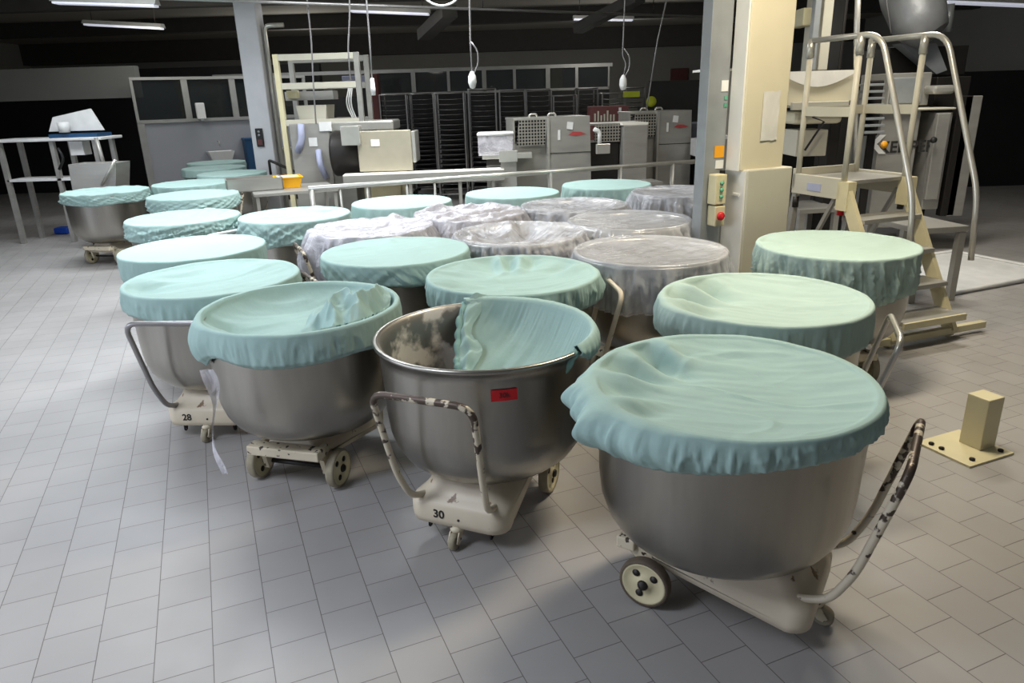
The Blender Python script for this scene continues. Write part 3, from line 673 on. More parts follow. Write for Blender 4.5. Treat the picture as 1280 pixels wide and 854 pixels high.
# big column with casing and trunking
def column():
    c = Vector((1.70, 5.30, 0)); t = thing('column', 'cream painted square column with a wider casing at its foot', 'column', c, RA)
    MB().b2((0, 0, 1.30), (.39, .16, 3.95), .008).build('shaft', M['column'], t)
    MB().b2((-.012, .012, 1.30), (0, .148, 3.95)).build('side_strip', M['casing_w'], t)
    MB().b2((.03, -.05, 0), (.45, .2, 1.31), .012).build('casing', M['casing'], t)
    MB().b2((.018, -.035, 0), (.03, .19, 1.30)).build('casing_side', M['casing_w'], t)
    MB().b2((.008, .0, 1.12), (.022, .08, 1.135)).build('ledge', M['casing_w'], t)
    d = MB().b2((-.20, .16, 0), (-.02, .27, 3.95), .004).build('cable_trunking', M['duct'], t)
    def stick(px, py, w, h, m, nm, txt=None, col='txt', ts=.03):
        p = at_y(px, py, 5.43); v = (Matrix.Translation(c) @ rz(RA)).inverted() @ p
        x = max(-.19+w/2, min(v.x, -.03-w/2)); o = MB().b2((x-w/2, .155, v.z-h/2), (x+w/2, .1595, v.z+h/2)).build(nm, M[m], t)
        if txt: text_mesh(txt, ts, M[col], face_to((x, .154, v.z), (0, -1, 0)), 'sticker_text', o, depth=.0003)
        return x, v.z
    stick(917, 107, .06, .075, 'white', 'white_sticker')
    for yy in (122, 131):
        x, z = stick(916, yy, .026, .026, 'green', 'green_dot_sticker')
    stick(913, 189, .085, .085, 'orange', 'orange_sign'); stick(912, 205, .07, .06, 'white', 'pictogram_sticker')
    p = at_y(914, 235, 5.4); v = (Matrix.Translation(c) @ rz(RA)).inverted() @ p; z = v.z
    sb = MB().b2((-.16, .06, z-.11), (-.06, .155, z+.11), .008).build('switch_box', M['cream2'], t)
    for q in (-.05, 0, .05): MB().lathe([(0, 0), (.015, 0), (.015, .012), (0, .012)], 12, (-.11, .048, z+q), axis='Y').build('button', M['green'], sb)
    sb = MB().b2((-.15, .06, z-.27), (-.06, .155, z-.12), .008).build('emergency_switch', M['cream2'], t)
    MB().lathe([(0, -.03), (.02, -.03), (.032, -.018), (.032, -.006), (.014, 0), (.014, .02), (0, .02)], 18, (-.12, .045, z-.19), axis='Y').build('red_button', M['red'], sb)
    MB().b2((-.055, .12, z-.28), (-.035, .17, z+.13)).build('mounting_strip', M['dark'], t)
    # plastic sleeve taped to the shaft
    p = at_y(966, 145, 5.36); v = (Matrix.Translation(c) @ rz(RA)).inverted() @ p; P = []
    for j in range(14):
        P.append([Vector((v.x-.075+.15*k/9+.006*noise.noise(Vector((j*.4, 1, 1))), -.006-.008*abs(noise.noise(Vector((k*.6, j*.5, 3)))), v.z-.17+.34*j/13+.01*noise.noise(Vector((k*.4, 0, 2))))) for k in range(10)])
    mb = MB(); mb.grid(P); mb.build('plastic_sleeve', M['sleeve'], t)
column()
# stainless post where the railing meets the column
p = at_y(896, 240, 6.3)
g = thing('steel_post', 'grey stainless square post left of the cream column, end of the railing', 'post', (p.x, 6.3, 0))
MB().b2((-.04, -.04, 0), (.05, .05, 1.47), .004).build('shaft', M['steel_fl'], g)
MB().b2((-.045, -.045, 1.47), (.055, .055, 1.50), .004).build('cap', M['white'], g)
# cream post on a bolted plate at the right edge
p = at_z(1196, 565, 0)
g = thing('bolted_post', 'short cream metal stub on a bolted floor plate at right', 'post', (2.42, 3.40, 0), RA)
MB().b2((-.17, -.14, 0), (.17, .17, .012)).build('base_plate', M['cream2'], g)
MB().b2((.03, -.05, .012), (.15, .07, .30), .004).build('shaft', M['cream2'], g)
for x, y in ((-.13, .05), (-.13, .11), (-.1, -.1), (.12, -.1)): MB().lathe([(0, .012), (.014, .012), (.014, .024), (0, .028)], 6, (x, y, 0)).build('bolt', M['dark'], g)

# ------------------------------------------------------------------ railing, table, conveyor
rA, rB = at_z(385, 236, 1.0), at_z(897, 200, 1.0)
g = thing('railing', 'long stainless tube railing crossing the hall behind the covered bowls', 'railing', (0, 0, 0))
MB().tube([rA, rB], .028, 12).build('top_rail', M['steel_lt'], g)
L = (rB-rA)
for px in (388, 424, 458, 508, 543, 688, 775, 840):
    d = ray(px, 225); tt = ((rA.x*L.y-rA.y*L.x)/(d.x*L.y-d.y*L.x)); x, y = d.x*tt, d.y*tt
    MB().tube([(x, y, 0), (x, y, 1.0)], .014 if px in (424, 458, 508, 543) else .028, 10).build('post', M['steel_fl'], g)
MB().tube([rA+Vector((.03, 0, -.55)), rB+Vector((0, 0, -.55))], .018, 8).build('mid_rail', M['steel_lt'], g)
# table with basin
tc_ = at_z(338, 232, .85)
g = thing('steel_table', 'stainless work table left of the railing under the yellow tub', 'table', (-2.72, 9.2, 0), RA)
MB().b2((-.5, -.42, .81), (.5, .42, .85), .006).build('tabletop', M['steel_fl'], g)
for x in (-.46, .46):
    for y in (-.38, .38): MB().b2((x-.02, y-.02, 0), (x+.02, y+.02, .81)).build('leg', M['steel_fl'], g)
MB().b2((-.46, -.38, .2), (.46, .38, .23)).build('lower_shelf', M['steel_fl'], g)
def on_table(px, py, z=.85): return at_z(px, py, z)
q = on_table(312, 240); 
g = thing('steel_trough', 'low stainless trough on the table left of the yellow tub', 'trough', (q.x, q.y+.2, .852), RA)
mb = MB().b2((-.33, -.2, 0), (.33, .2, .012)); mb.b2((-.33, -.2, 0), (.33, -.185, .15)); mb.b2((-.33, .185, 0), (.33, .2, .15)); mb.b2((-.33, -.2, 0), (-.315, .2, .15)); mb.b2((.315, -.2, 0), (.33, .2, .15)); mb.build('trough_body', M['steel_fl'], g)
q = on_table(357, 236)
g = thing('yellow_tub', 'bright yellow open plastic tub at the right end of the steel table', 'tub', (q.x, q.y+.15, .852), RA)
mb = MB()
def frus(mb, a, b, z0, z1, mi=0):
    A = [mb.bm.verts.new((x*a[0], y*a[1], z0)) for x, y in ((-1, -1), (1, -1), (1, 1), (-1, 1))]; B = [mb.bm.verts.new((x*b[0], y*b[1], z1)) for x, y in ((-1, -1), (1, -1), (1, 1), (-1, 1))]
    for k in range(4): mb.bm.faces.new((A[k], A[(k+1) % 4], B[(k+1) % 4], B[k]))
    return A, B
A, B = frus(mb, (.13, .1), (.16, .13), 0, .13); mb.bm.faces.new(A); A, B = frus(mb, (.152, .122), (.122, .092), .13, .01); mb.bm.faces.new(B)
mb.build('tub_body', M['yellow'], g, recalc=False)
mb = MB(); mb.tube([(-.165, -.135, .13), (.165, -.135, .13), (.165, .135, .13), (-.165, .135, .13)], .012, 6, closed=True); mb.build('rim', M['yellow'], g)
MB().b2((-.13, -.1, .125), (.13, .1, .14), .005).build('white_cloth', M['white'], g)
q = on_table(345, 222)
g = thing('bent_pull_bar', 'dark bent metal bar standing behind the yellow tub', 'bar', (q.x, q.y+.25, 0), 0)
MB().tube([(-.15, 0, .85), (-.15, 0, 1.08), (.35, -.1, .86)], .02, 8, fillet=.03).build('bar', M['dark'], g)
# conveyor belt
cA, cB = at_y(430, 231, 9.4), at_y(630, 212, 9.6)
g = thing('conveyor', 'long conveyor with a white belt between the two moulding machines', 'conveyor', (0, 0, 0))
d = (cB-cA); dn = Vector((d.x, d.y, 0)).normalized(); pn = Vector((-dn.y, dn.x, 0)); zz = .96
def orient(u, v, z): return Vector((cA.x, cA.y, 0))+dn*u+pn*v+Vector((0, 0, z))
Lc = Vector((d.x, d.y)).length; rot = rz(math.atan2(dn.y, dn.x)).to_3x3()
MB().box(orient(Lc/2, .22, zz-.07), (Lc, .04, .13), rot).box(orient(Lc/2, -.02, zz-.07), (Lc, .04, .13), rot).build('side_rail', M['steel_fl'], g)
MB().box(orient(Lc/2, .1, zz-.02), (Lc, .26, .05), rot).build('belt', M['belt'], g)
for u in (.3, .85, 1.5, Lc-.15):
    MB().box(orient(u, 0, .45), (.04, .04, .9), rot).box(orient(u, .2, .45), (.04, .04, .9), rot).build('leg', M['steel_fl'], g)
MB().box(orient(.9, .15, .45), (.5, .3, .35), rot).build('drive_housing', M['cream2'], g)

# ------------------------------------------------------------------ dough divider with tall frame
def divider():
    Y = 10.2; g = thing('dough_divider', 'stainless dough divider with a tall beige frame right of the grey pillar', 'machine', (-2.6, Y, 0), 0)
    def L(px, py, dy=0): v = at_y(px, py, Y+dy); return v-Vector((-2.6, Y, 0))
    p0, p1 = L(344, 68), L(445, 68); zt_ = p0.z
    for x in (p0.x, p1.x):
        for dy in (0, .7): MB().b2((x-.035, dy-.035, 0), (x+.035, dy+.035, zt_), .005).build('frame_post', M['cream2'] if x == p0.x and dy == 0 else M['steel_fl'], g)
    for py in (71, 107, 153):
        z = L(390, py).z
        for dy in (0, .7): MB().b2((p0.x, dy-.03, z-.04), (p1.x, dy+.03, z+.04), .004).build('cross_bar', M['steel_fl'] if dy else M['casing'], g)
    a, b = L(357, 126, .2), L(416, 113, .2); MB().b2((a.x, .2, a.z), (b.x, .5, b.z)).build('lift_motor', M['steel_fl'], g)
    a, b = L(359, 123, .1), L(371, 113, .1); MB().b2((a.x, .1, a.z), (b.x, .2, b.z)).build('junction_box', M['cream2'], g)
    a, b = L(372, 151, .15), L(408, 131, .15)
    mb = MB(); mb.prism([(a.x+.03, a.z), (b.x-.03, a.z), (b.x, b.z), (a.x, b.z)], 0, .5, Matrix(((1, 0, 0, 0), (0, 0, 1, .15), (0, 1, 0, 0), (0, 0, 0, 1)))); mb.build('hopper', M['casing'], g)
    a, b = L(374, 240), L(412, 153); MB().b2((a.x, -.1, .0), (b.x, .6, b.z), .01).build('side_housing', M['steel_fl'], g)
    a, b = L(410, 240), L(440, 165); MB().b2((a.x, -.05, 0), (b.x, .6, b.z), .01).build('middle_housing', M['steel_fl'], g)
    a, b = L(412, 165), L(492, 150); MB().b2((a.x, -.05, a.z), (b.x, .6, b.z), .02).build('top_housing', M['steel_lt'], g)
    a, b = L(403, 184), L(418, 172); 
    # dark drum seen end-on and the hinged door
    c = L(437, 192, -.25); MB().lathe([(0, -.3), (.28, -.3), (.30, -.27), (.30, .3), (0, .3)], 32, (c.x+.08, -.2, c.z), axis='X').build('drum', M['dark'], g)
    a, b = L(450, 215, -.55), L(513, 162, -.55); MB().b2((a.x, -.56, a.z), (b.x, -.52, b.z), .012).build('door_panel', M['steel_beige'], g)
    MB().b2((b.x, -.54, a.z+.1), (b.x+.05, -.1, b.z-.02), .01).build('door_flange', M['steel_lt'], g)
    a2, b2 = L(464, 183, -.57), L(474, 174, -.57); MB().b2((a2.x, -.566, a2.z), (b2.x, -.561, b2.z)).build('notice', M['white'], g)
    a, b = L(428, 182, -.6), L(449, 157, -.6); MB().b2((a.x, -.64, a.z), (b.x, -.45, b.z), .008).build('control_panel', M['steel_lt'], g)
    a, b = L(387, 183, -.1), L(396, 172, -.1); MB().b2((a.x, -.11, a.z), (b.x, -.103, b.z)).build('notice', M['white'], g)
    a, b = L(400, 164, -.1), L(414, 152, -.1); MB().b2((a.x, -.12, a.z), (b.x, -.103, b.z)).build('notice', M['white'], g)
    MB().tube([L(376, 155, -.12), L(377, 175, -.14), L(372, 190, -.12)], .045, 10, fillet=.05).build('hose', M['bluegrey'], g)
    MB().tube([L(398, 188, -.12), L(400, 205, -.2), L(408, 222, -.14)], .04, 10, fillet=.05).build('hose', M['bluegrey'], g)
    a, b = L(455, 222, -.4), L(500, 214, -.4); MB().b2((a.x, -.45, 0), (b.x, .3, b.z), .01).build('base_cabinet', M['cream2'], g)
    for x in (p0.x+.25, p0.x+.36): MB().tube([(x, .05, .8), (x, .08, 1.6)], .025, 8).build('cable_pipe', M['duct'], g)
    mb = MB()
    for dx in (0, .05, .1): mb.tube([L(436+dx*40, 110, .3), L(432+dx*60, 130, .3), L(442+dx*40, 150, .3)], .01, 6, fillet=.2)
    mb.build('cable', M['white'], g)
divider()

# ------------------------------------------------------------------ moulders
def moulder(px0, px1, pyt, Y, label, notice=True):
    a = at_y(px0, pyt, Y); b = at_y(px1, pyt, Y); w = (b.x-a.x)/math.cos(RA); z = a.z
    g = thing('dough_moulder', label, 'machine', (a.x, a.y, 0), math.radians(12), 'dough moulding machines behind the railing'); w = (b.x-a.x)/math.cos(math.radians(12))
    xf = w*.44
    T = Matrix(((1, 0, 0, 0), (0, 0, 1, 0), (0, 1, 0, 0), (0, 0, 0, 1)))
    MB().prism([(xf, .05), (w*1.02, .05), (w, z*.72), (w*.985, z), (xf-.02, z)], 0, .6, T).build('main_cabinet', M['steel_fl'], g)
    MB().b2((0, .06, z-.03), (xf, .6, z), .004).build('top_plate', M['steel_lt'], g)
    MB().b2((.02, .1, .35), (xf, .6, z-.34), .01).build('rear_housing', M['steel_fl'], g)
    fr = MB().prism([(.03, z-.36), (xf*.9, z-.36), (xf, z-.03), (.07, z-.03)], .03, .05, T).build('guard_panel', M['perf'], g)
    MB().b2((0, .12, z-.4), (.03, .55, z-.02)).build('side_flange', M['steel_lt'], g)
    MB().b2((xf-.02, -.012, .08), (xf+.01, 0, z-.01)).build('edge_strip', M['steel_lt'], g)
    MB().b2((xf+.13, -.01, z-.3), (xf+.16, 0, z-.17)).build('door_pull', M['white'], g)
    MB().b2((xf, -.006, z*.70), (w*1.0, .0, z*.705)).build('panel_joint', M['black'], g)
    if notice:
        MB().box((w*.72, -.006, z-.12), (.085, .006, .095), Matrix.Rotation(.12, 3, 'Y')).build('notice', M['white'], g)
        mb = MB(); mb.prism([(w*.70, z-.235), (w*.80, z-.255), (w*.94, z-.235), (w*.86, z-.205), (w*.76, z-.20)], -.005, -.001, T); mb.build('red_lettering', M['redfade'], g)
    for x in (w*.3, w*.55):
        MB().tube([(x-.06, .25, z), (x-.04, .25, z+.04), (x+.04, .25, z+.04), (x+.06, .25, z)], .014, 8, fillet=.02).build('lifting_eye', M['steel_lt'], g)
    for x in (.05, w-.05):
        for y in (.05, .55): MB().b2((x-.025, y-.025, 0), (x+.025, y+.025, .36)).build('leg', M['steel_fl'], g)
    # infeed tray with plastic guard on the left
    return g, w, z
g1, w1, z1 = moulder(643, 741, 148, 9.9, 'nearest dough moulder at left with perforated guard, above the conveyor end')
g3, w3, z3 = moulder(790, 870, 140, 10.9, 'third dough moulder from left, white notice on its sloped cabinet, beside the grey bins')
# plastic guard box and outfeed at the left of the first moulder
a, b = at_y(598, 195, 9.8), at_y(641, 167, 9.8)
g = thing('plastic_guard_box', 'clear plastic guard box on a feeder at the left of the first moulder', 'guard', (a.x, 9.8, 0))
w, h = b.x-a.x, b.z-a.z
mb = MB().b2((0, 0, a.z), (w, .012, b.z)); mb.b2((0, 0, a.z), (.012, .35, b.z)); mb.b2((w-.012, 0, a.z), (w, .35, b.z)); mb.build('guard_sheets', M['filmc'], g)
mb = MB().tube([(0, 0, b.z), (w, 0, b.z), (w, .35, b.z), (0, .35, b.z)], .02, 6, closed=True); mb.build('rim_frame', M['white'], g)
MB().b2((.05, .02, a.z-.05), (w+.25, .4, a.z+.02), .005).build('feed_tray', M['steel_lt'], g)
MB().b2((.1, .05, a.z-.13), (w, .35, a.z-.06)).build('roller_bed', M['dark'], g)
MB().b2((.1, .1, 0), (w-.02, .36, a.z-.13)).build('stand', M['steel_fl'], g)
p, q = at_y(624, 203, 9.6), at_y(647, 188, 9.6); MB().b2((p.x-a.x, -.2, p.z), (q.x-a.x, -.15, q.z), .006).build('control_box', M['steel_lt'], g)
MB().b2((p.x-a.x+.02, -.17, .3), (q.x-a.x-.02, .1, p.z)).build('control_pedestal', M['steel_fl'], g)
# second, lower moulder
a, b = at_y(741, 228, 10.2), at_y(815, 153, 10.2)
g = thing('dough_rounder', 'lower stainless machine with a bright white lid between two moulders', 'machine', (a.x, 10.2, 0), math.radians(12)); w = b.x-a.x; z = b.z
MB().b2((w*.55, 0, .3), (w, .6, z-.03), .01).build('main_cabinet', M['steel_fl'], g)
T = Matrix(((1, 0, 0, 0), (0, 0, 1, 0), (0, 1, 0, 0), (0, 0, 0, 1)))
MB().b2((w*.52, 0, z-.03), (w*1.0, .6, z)).build('lid', M['belt'], g)
MB().b2((-.1, .08, z-.02), (w*.52, .6, z)).build('top_plate', M['steel_fl'], g)
MB().b2((.05, .08, z-.25), (w*.53, .1, z-.02)).build('guard_panel', M['perf'], g)
MB().b2((.0, .12, .35), (w*.53, .6, z-.25), .01).build('rear_housing', M['dark'], g)
p, q = at_y(742, 193, 9.95), at_y(760, 180, 9.95); MB().b2((p.x-a.x, -.22, p.z), (q.x-a.x, -.17, q.z), .006).build('control_box', M['steel_lt'], g)
MB().tube([(p.x-a.x+.08, -.1, z-.28), (p.x-a.x+.08, -.1, z-.1), (p.x-a.x+.0, -.1, z-.06)], .03, 8, fillet=.04).build('scoop_arm', M['white'], g)
for x in (.55*w, w*.95): MB().b2((x-.025, .03, 0), (x+.025, .08, .32)).build('leg', M['steel_fl'], g)
# stands/trestle
g = thing('trestle_stand', 'small grey trestle stand below the second moulder', 'stand', (at_y(800, 220, 9.9).x, 9.9, 0), math.radians(12))
MB().b2((-.3, -.2, .68), (.25, .2, .72)).build('stand_top', M['steel_fl'], g)
for x in (-.28, .22): MB().b2((x-.02, -.18, 0), (x+.02, -.14, .68)).b2((x-.02, .14, 0), (x+.02, .18, .68)).build('leg', M['steel_fl'], g)
# brown boxes with stuff on them in front of the racks
a, b = at_y(738, 152, 11.9), at_y(786, 132, 11.9)
g = thing('brown_crate', 'dark brown crate behind the second moulder with pale tools on it', 'crate', (a.x, 11.9, 0)); w, h = b.x-a.x, b.z-a.z
MB().b2((0, 0, a.z-.3), (w, .5, b.z), .01).build('crate_body', M['darkred'], g)
for i in range(7): MB().b2((.06+i*.05, -.02, a.z), (.085+i*.05, 0, a.z+.12+.04*math.sin(i*2))).build('pale_slat', M['casing'], g)
MB().b2((.45, -.02, a.z+.02), (.49, 0, a.z+.2)).b2((.45, -.02, a.z+.02), (.64, 0, a.z+.06)).build('tool', M['white'], g)
MB().b2((0.02, .02, 0), (w-.02, .48, a.z-.3)).build('stand', M['dark'], g)
# grey bins and white hood near the trunking
a, b = at_y(871, 175, 11.2), at_y(903, 153, 11.2)
g = thing('grey_bin', 'blue grey plastic bin on a steel stand behind the railing end', 'bin', (a.x, 11.2, 0)); w, h = b.x-a.x, b.z-a.z
MB().b2((0, 0, a.z-.05), (w+.3, .5, b.z), .02).build('bin_body', M['bluegrey'], g); MB().b2((w*.5, -.01, a.z+.12), (w*.85, 0, a.z+.16)).build('grip_slot', M['black'], g)
MB().b2((0.02, .02, 0), (w+.28, .48, a.z-.05)).build('stand', M['dark'], g)
a, b = at_y(891, 152, 11.8), at_y(912, 134, 11.8)
g = thing('grey_bin', 'small grey bin behind and above the larger one by the trunking', 'bin', (a.x, 11.8, 0)); w, h = b.x-a.x, b.z-a.z
MB().b2((0, 0, a.z-.2), (w, .4, b.z), .02).build('bin_body', M['bluegrey'], g); MB().b2((.02, .02, 0), (w-.02, .38, a.z-.2)).build('stand', M['dark'], g)
a, b = at_y(871, 196, 10.6), at_y(893, 174, 10.6)
g = thing('white_chute', 'sloping white chute with a yellow green strip, left of the steel post', 'chute', (a.x, 10.6, 0)); w = b.x-a.x
mb = MB(); mb.prism([(0, a.z), (0, b.z), (w+.15, b.z+.03), (w+.05, b.z-.03), (.08, a.z)], 0, .4, T); mb.build('chute_body', M['white'], g)
MB().b2((.08, .05, a.z-.02), (w, .3, a.z+.03)).build('green_strip', M['floury'], g)
MB().b2((.06, .1, 0), (.2, .3, a.z-.02)).build('stand', M['white'], g)

# ------------------------------------------------------------------ oven racks
def rack(w, h, d=.62, n=19):
    g = thing('oven_rack', 'x', 'rack', group='wheeled oven racks behind the machines')
    for x in (0, w):
        for y in (0, d): MB().b2((x-.012, y-.012, .12), (x+.012, y+.012, h)).build('post', M['tube'], g)
    mb = MB().tube([(0, 0, h), (w, 0, h), (w, d, h), (0, d, h)], .014, 6, closed=True); mb.build('top_frame', M['tube'], g)
    mb = MB().tube([(0, 0, .14), (w, 0, .14), (w, d, .14), (0, d, .14)], .016, 6, closed=True); mb.build('base_frame', M['tube'], g)
    sh = MB(); 
    sh.b2((.02, .01, -.004), (w-.02, d-.01, .004)); sh.tube([(.02, -.005, .0), (w*.3, -.03, -.008), (w*.7, -.03, -.008), (w-.02, -.005, .0)], .0035, 5)
    
    for i, f in enumerate(sh.bm.faces): f.material_index = 0 if i < 6 else 1
    me = sh.mesh('shelf', [M['black'], M['tube']])
    for i in range(n):
        o = bpy.data.objects.new('shelf', me); COL.objects.link(o); o.parent = g; o.location = (0, 0, .25+(h-.35)*i/(n-1))
    for x in (.03, w-.03):
        for y in (.03, d-.03): MB().lathe([(0, -.015), (.045, -.015), (.05, 0), (.045, .015), (0, .015)], 14, (x, y, .05), axis='Y').tube([(x, y, .08), (x, y, .14)], .012, 6).build('caster', M['black'], g)
    return g
RK = [(474, 507, 119, 14.3), (509, 541, 118, 15.0), (543, 579, 117, 13.7), (585, 619, 112, 13.9), (624, 656, 113, 13.9), (658, 689, 113, 14.0), (692, 721, 120, 13.7), (723, 747, 111, 14.8), (753, 781, 117, 13.8), (783, 806, 110, 14.8)]
words = ['first', 'second', 'third', 'fourth', 'fifth', 'sixth', 'seventh', 'eighth', 'ninth', 'tenth']
r0 = None
for i, (x0, x1, yt, Y) in enumerate(RK):
    a = at_y(x0, yt, Y); b = at_y(x1, yt, Y); w = b.x-a.x
    key = rack(w, a.z, .62, 19)
    key.location = (a.x, Y, 0); key['label'] = 'tall wheeled oven rack of dark trays, %s from the left in the row' % words[i]

# ------------------------------------------------------------------ left edge bench, hooded scraper etc.
g = thing('packing_bench', 'white topped bench with shelves at the left edge', 'bench', (at_y(100, 172, 10.5).x-.7, 10.5, 0)); o = g.location
def LL(px, py, Y=10.5): return at_y(px, py, Y)-Vector(o)
z = LL(100, 172).z; x1 = LL(126, 172).x
MB().b2((x1-1.6, 0, z-.04), (x1, .6, z), .01).build('worktop', M['white'], g)
for x in (x1-.14, x1-.75, x1-1.5): MB().b2((x-.03, .05, 0), (x+.03, .11, z-.04)).b2((x-.03, .5, 0), (x+.03, .56, z-.04)).build('leg', M['steel_fl'], g)
MB().b2((x1-1.5, .05, .9), (x1-.3, .5, .93)).build('lower_shelf', M['white'], g)
z0 = z
a = LL(95, 168); MB().b2((a.x-.45, .1, z), (x1-.1, .5, z+.05)).build('blue_tray', M['blue'], g)
a, b = LL(68, 165), LL(109, 136)
mb = MB(); mb.prism([(a.x-.2, a.z), (b.x+.05, a.z), (b.x-.08, b.z), (a.x-.1, b.z-.1)], .2, .25, T); mb.build('white_board', M['white'], g)
MB().lathe([(0, 0), (.07, 0), (.08, .14), (0, .14)], 18, LL(76, 166)+Vector((0, .1, 0))).build('white_jar', M['white'], g)
MB().tube([LL(120, 172), LL(135, 225)], .03, 8).build('drain_pipe', M['steel_fl'], g)
MB().tube([LL(72, 185), LL(80, 198), LL(74, 212)], .02, 8, fillet=.1).build('black_hose', M['black'], g)
a, b = LL(84, 195), LL(97, 177); MB().b2((a.x, .1, a.z), (b.x, .3, b.z)).build('hanging_box', M['white'], g)
g = thing('steel_hopper_bin', 'grey sloping steel hopper with a lever behind the lone bowl', 'hopper', (at_y(120, 220, 9.9).x, 9.9, 0)); o = g.location
a, b = LL(92, 236, 9.9), LL(145, 204, 9.9)
mb = MB(); mb.prism([(a.x+.02, .5), (b.x-.15, .5), (b.x, b.z), (a.x, b.z), (a.x-.02, a.z)], 0, .38, T); mb.build('hopper_body', M['steel_fl'], g)
MB().tube([LL(127, 232, 9.85), LL(144, 200, 9.85)], .02, 8).build('lever', M['steel_lt'], g)
MB().b2((-.3, .1, 0), (.2, .36, .5)).build('stand', M['dark'], g)
q = at_z(80, 288, .05)
g = thing('blue_foot_pedal', 'small bright blue plastic foot piece on the floor at left edge', 'pedal', (q.x, q.y, 0)); MB().b2((-.12, -.08, 0), (.1, .1, .1), .02).build('pedal', M['blue2'], g)
# white basin and blue bin on the partition
p = lp(1.35, .95, .2)
g = thing('hand_basin', 'small white wall basin with a tap on the left partition', 'basin', (p.x, p.y, 0), math.radians(30))
mb = MB(); A, B = frus(mb, (.16, .12), (.24, .16), .80, 1.02); mb.bm.faces.new(A); A, B = frus(mb, (.22, .14), (.12, .08), 1.02, .88); mb.bm.faces.new(B); mb.build('bowl', M['white'], g, recalc=False)
MB().tube([(0, .14, 1.2), (0, .0, 1.2), (0, -.02, 1.12)], .015, 8, fillet=.03).build('tap', M['steel_lt'], g)
p = lp(1.12, 1.62, .12)
g = thing('soap_dispenser', 'white soap dispenser on the partition window sill', 'dispenser', (p.x, p.y, 1.62), math.radians(30)); MB().b2((-.08, -.05, 0), (.08, .05, .3), .02).build('dispenser_body', M['white'], g); MB().b2((-.03, -.07, -.03), (.03, -.04, .02), .006).build('push_lever', M['duct'], g)
p = lp(2.0, .8, .2)
g = thing('blue_bin', 'dark blue plastic bin beside the wall basin', 'bin', (p.x, p.y, 0), math.radians(30)); 
mb = MB(); frus(mb, (.16, .13), (.19, .16), .02, 1.2); mb.b2((-.16, -.13, 0), (.16, .13, .03)); mb.build('bin_body', M['blue'], g); MB().b2((-.2, -.17, 1.2), (.2, .17, 1.24), .01).build('lid', M['blue'], g)
p = lp(2.75, .8, .3)
g = thing('grey_cabinet', 'low grey cabinet right of the blue bin against the partition', 'cabinet', (p.x, p.y, 0), math.radians(30)); MB().b2((-.45, -.2, .1), (.45, .2, .98), .01).build('cabinet_body', M['steel_fl'], g); MB().b2((-.48, -.23, .98), (.48, .2, 1.02), .005).build('worktop', M['steel_lt'], g); MB().b2((-.4, -.15, 0), (.4, .15, .1)).build('plinth', M['dark'], g)

# ------------------------------------------------------------------ step platform
def steps():
    al = math.radians(20); g = thing('step_platform', 'beige wheeled step platform with steel handrails right of the column', 'step ladder', (2.43, 6.05, 0), al)
    # local: x = width (right), y = back; stairs descend toward -y
    Wd, Dp, Z = .62, .5, 1.17
    MB().b2((-.02, -Dp, Z-.03), (Wd+.02, .02, Z), .004).build('deck', M['steel_fl'], g)
    MB().b2((-.03, -Dp, Z-.14), (.0, .03, Z+.02), .003).build('side_skirt', M['casing'], g)
    MB().b2((Wd, -Dp, Z-.14), (Wd+.03, .03, Z+.02), .003).build('side_skirt', M['casing'], g)
    MB().b2((-.03, .0, Z-.1), (Wd+.03, .03, Z+.06)).build('kick_plate', M['casing'], g)
    MB().b2((-.034, -.3, Z-.10), (-.03, -.15, Z-.04)).build('blue_sticker', M['bluegrey'], g)
    for x in (0, Wd):
        zt_ = 2.21
        for y in (0, -Dp):
            MB().tube([(x, y, Z-.18), (x, y, zt_-.03)], .023, 12).build('post', M['casing'], g)
            MB().tube([(x, y, zt_-.13), (x, y, zt_+.01)], .031, 12).build('post_clamp', M['steel_lt'], g)
            MB().tube([(x, y, Z-.26), (x, y, Z-.17)], .026, 12).build('end_cap', M['red'] if (x == 0 and y < 0) else M['dark'], g)
        MB().tube([(x, .02, zt_), (x, -Dp-.18, zt_), (x, -Dp-.64, 1.10), (x, -Dp-.68, .62)], .021, 12, fillet=.14).build('handrail', M['steel_lt'], g)
        MB().bar((x, 0, 1.68), (x, -Dp, 1.68), .02, .07).build('knee_rail', M['casing'], g)
        # stringer
        MB().bar((x, -Dp-.02, Z-.06), (x, -Dp-.62, .05), .04, .10).build('stringer', M['cream2'], g)
        MB().b2((x-.03, -Dp-.08, Z-.22), (x+.05, -Dp+.03, Z-.0)).build('hinge_bracket', M['cream2'], g)
        MB().bar((x, .0, Z-.1), (x, .1, .06), .045, .045).build('rear_leg', M['steel_fl'], g)
        MB().bar((x, .05, .35), (x, -Dp-.3, .35), .03, .04).build('brace', M['cream2'], g)
        MB().bar((x, .0, .2), (x, -Dp+.05, Z-.1), .03, .03).build('brace', M['steel_fl'], g)
        for y in (.1, -Dp-.6): MB().lathe([(0, -.02), (.045, -.02), (.05, 0), (.045, .02), (0, .02)], 16, (x, y, .05), axis='X').build('caster', M['cream2'], g)
    MB().bar((0, 0, 1.68), (Wd, 0, 1.68), .02, .07).build('knee_rail', M['casing'], g)
    for i, z in enumerate((.90, .66, .43, .22)):
        y = -Dp-.10-.16*i
        MB().b2((.02, y-.13, z-.035), (Wd-.02, y+.1, z), .004).build('tread', M['steel_fl'], g)
        if i == 3: MB().b2((-.0, y-.15, z-.05), (Wd+.0, y-.13, z)).build('nosing', M['cream2'], g)
    # base outriggers
    MB().bar((-.15, -Dp-.62, .06), (Wd+.35, -Dp-.62, .06), .05, .05).build('outrigger', M['cream2'], g)
steps()

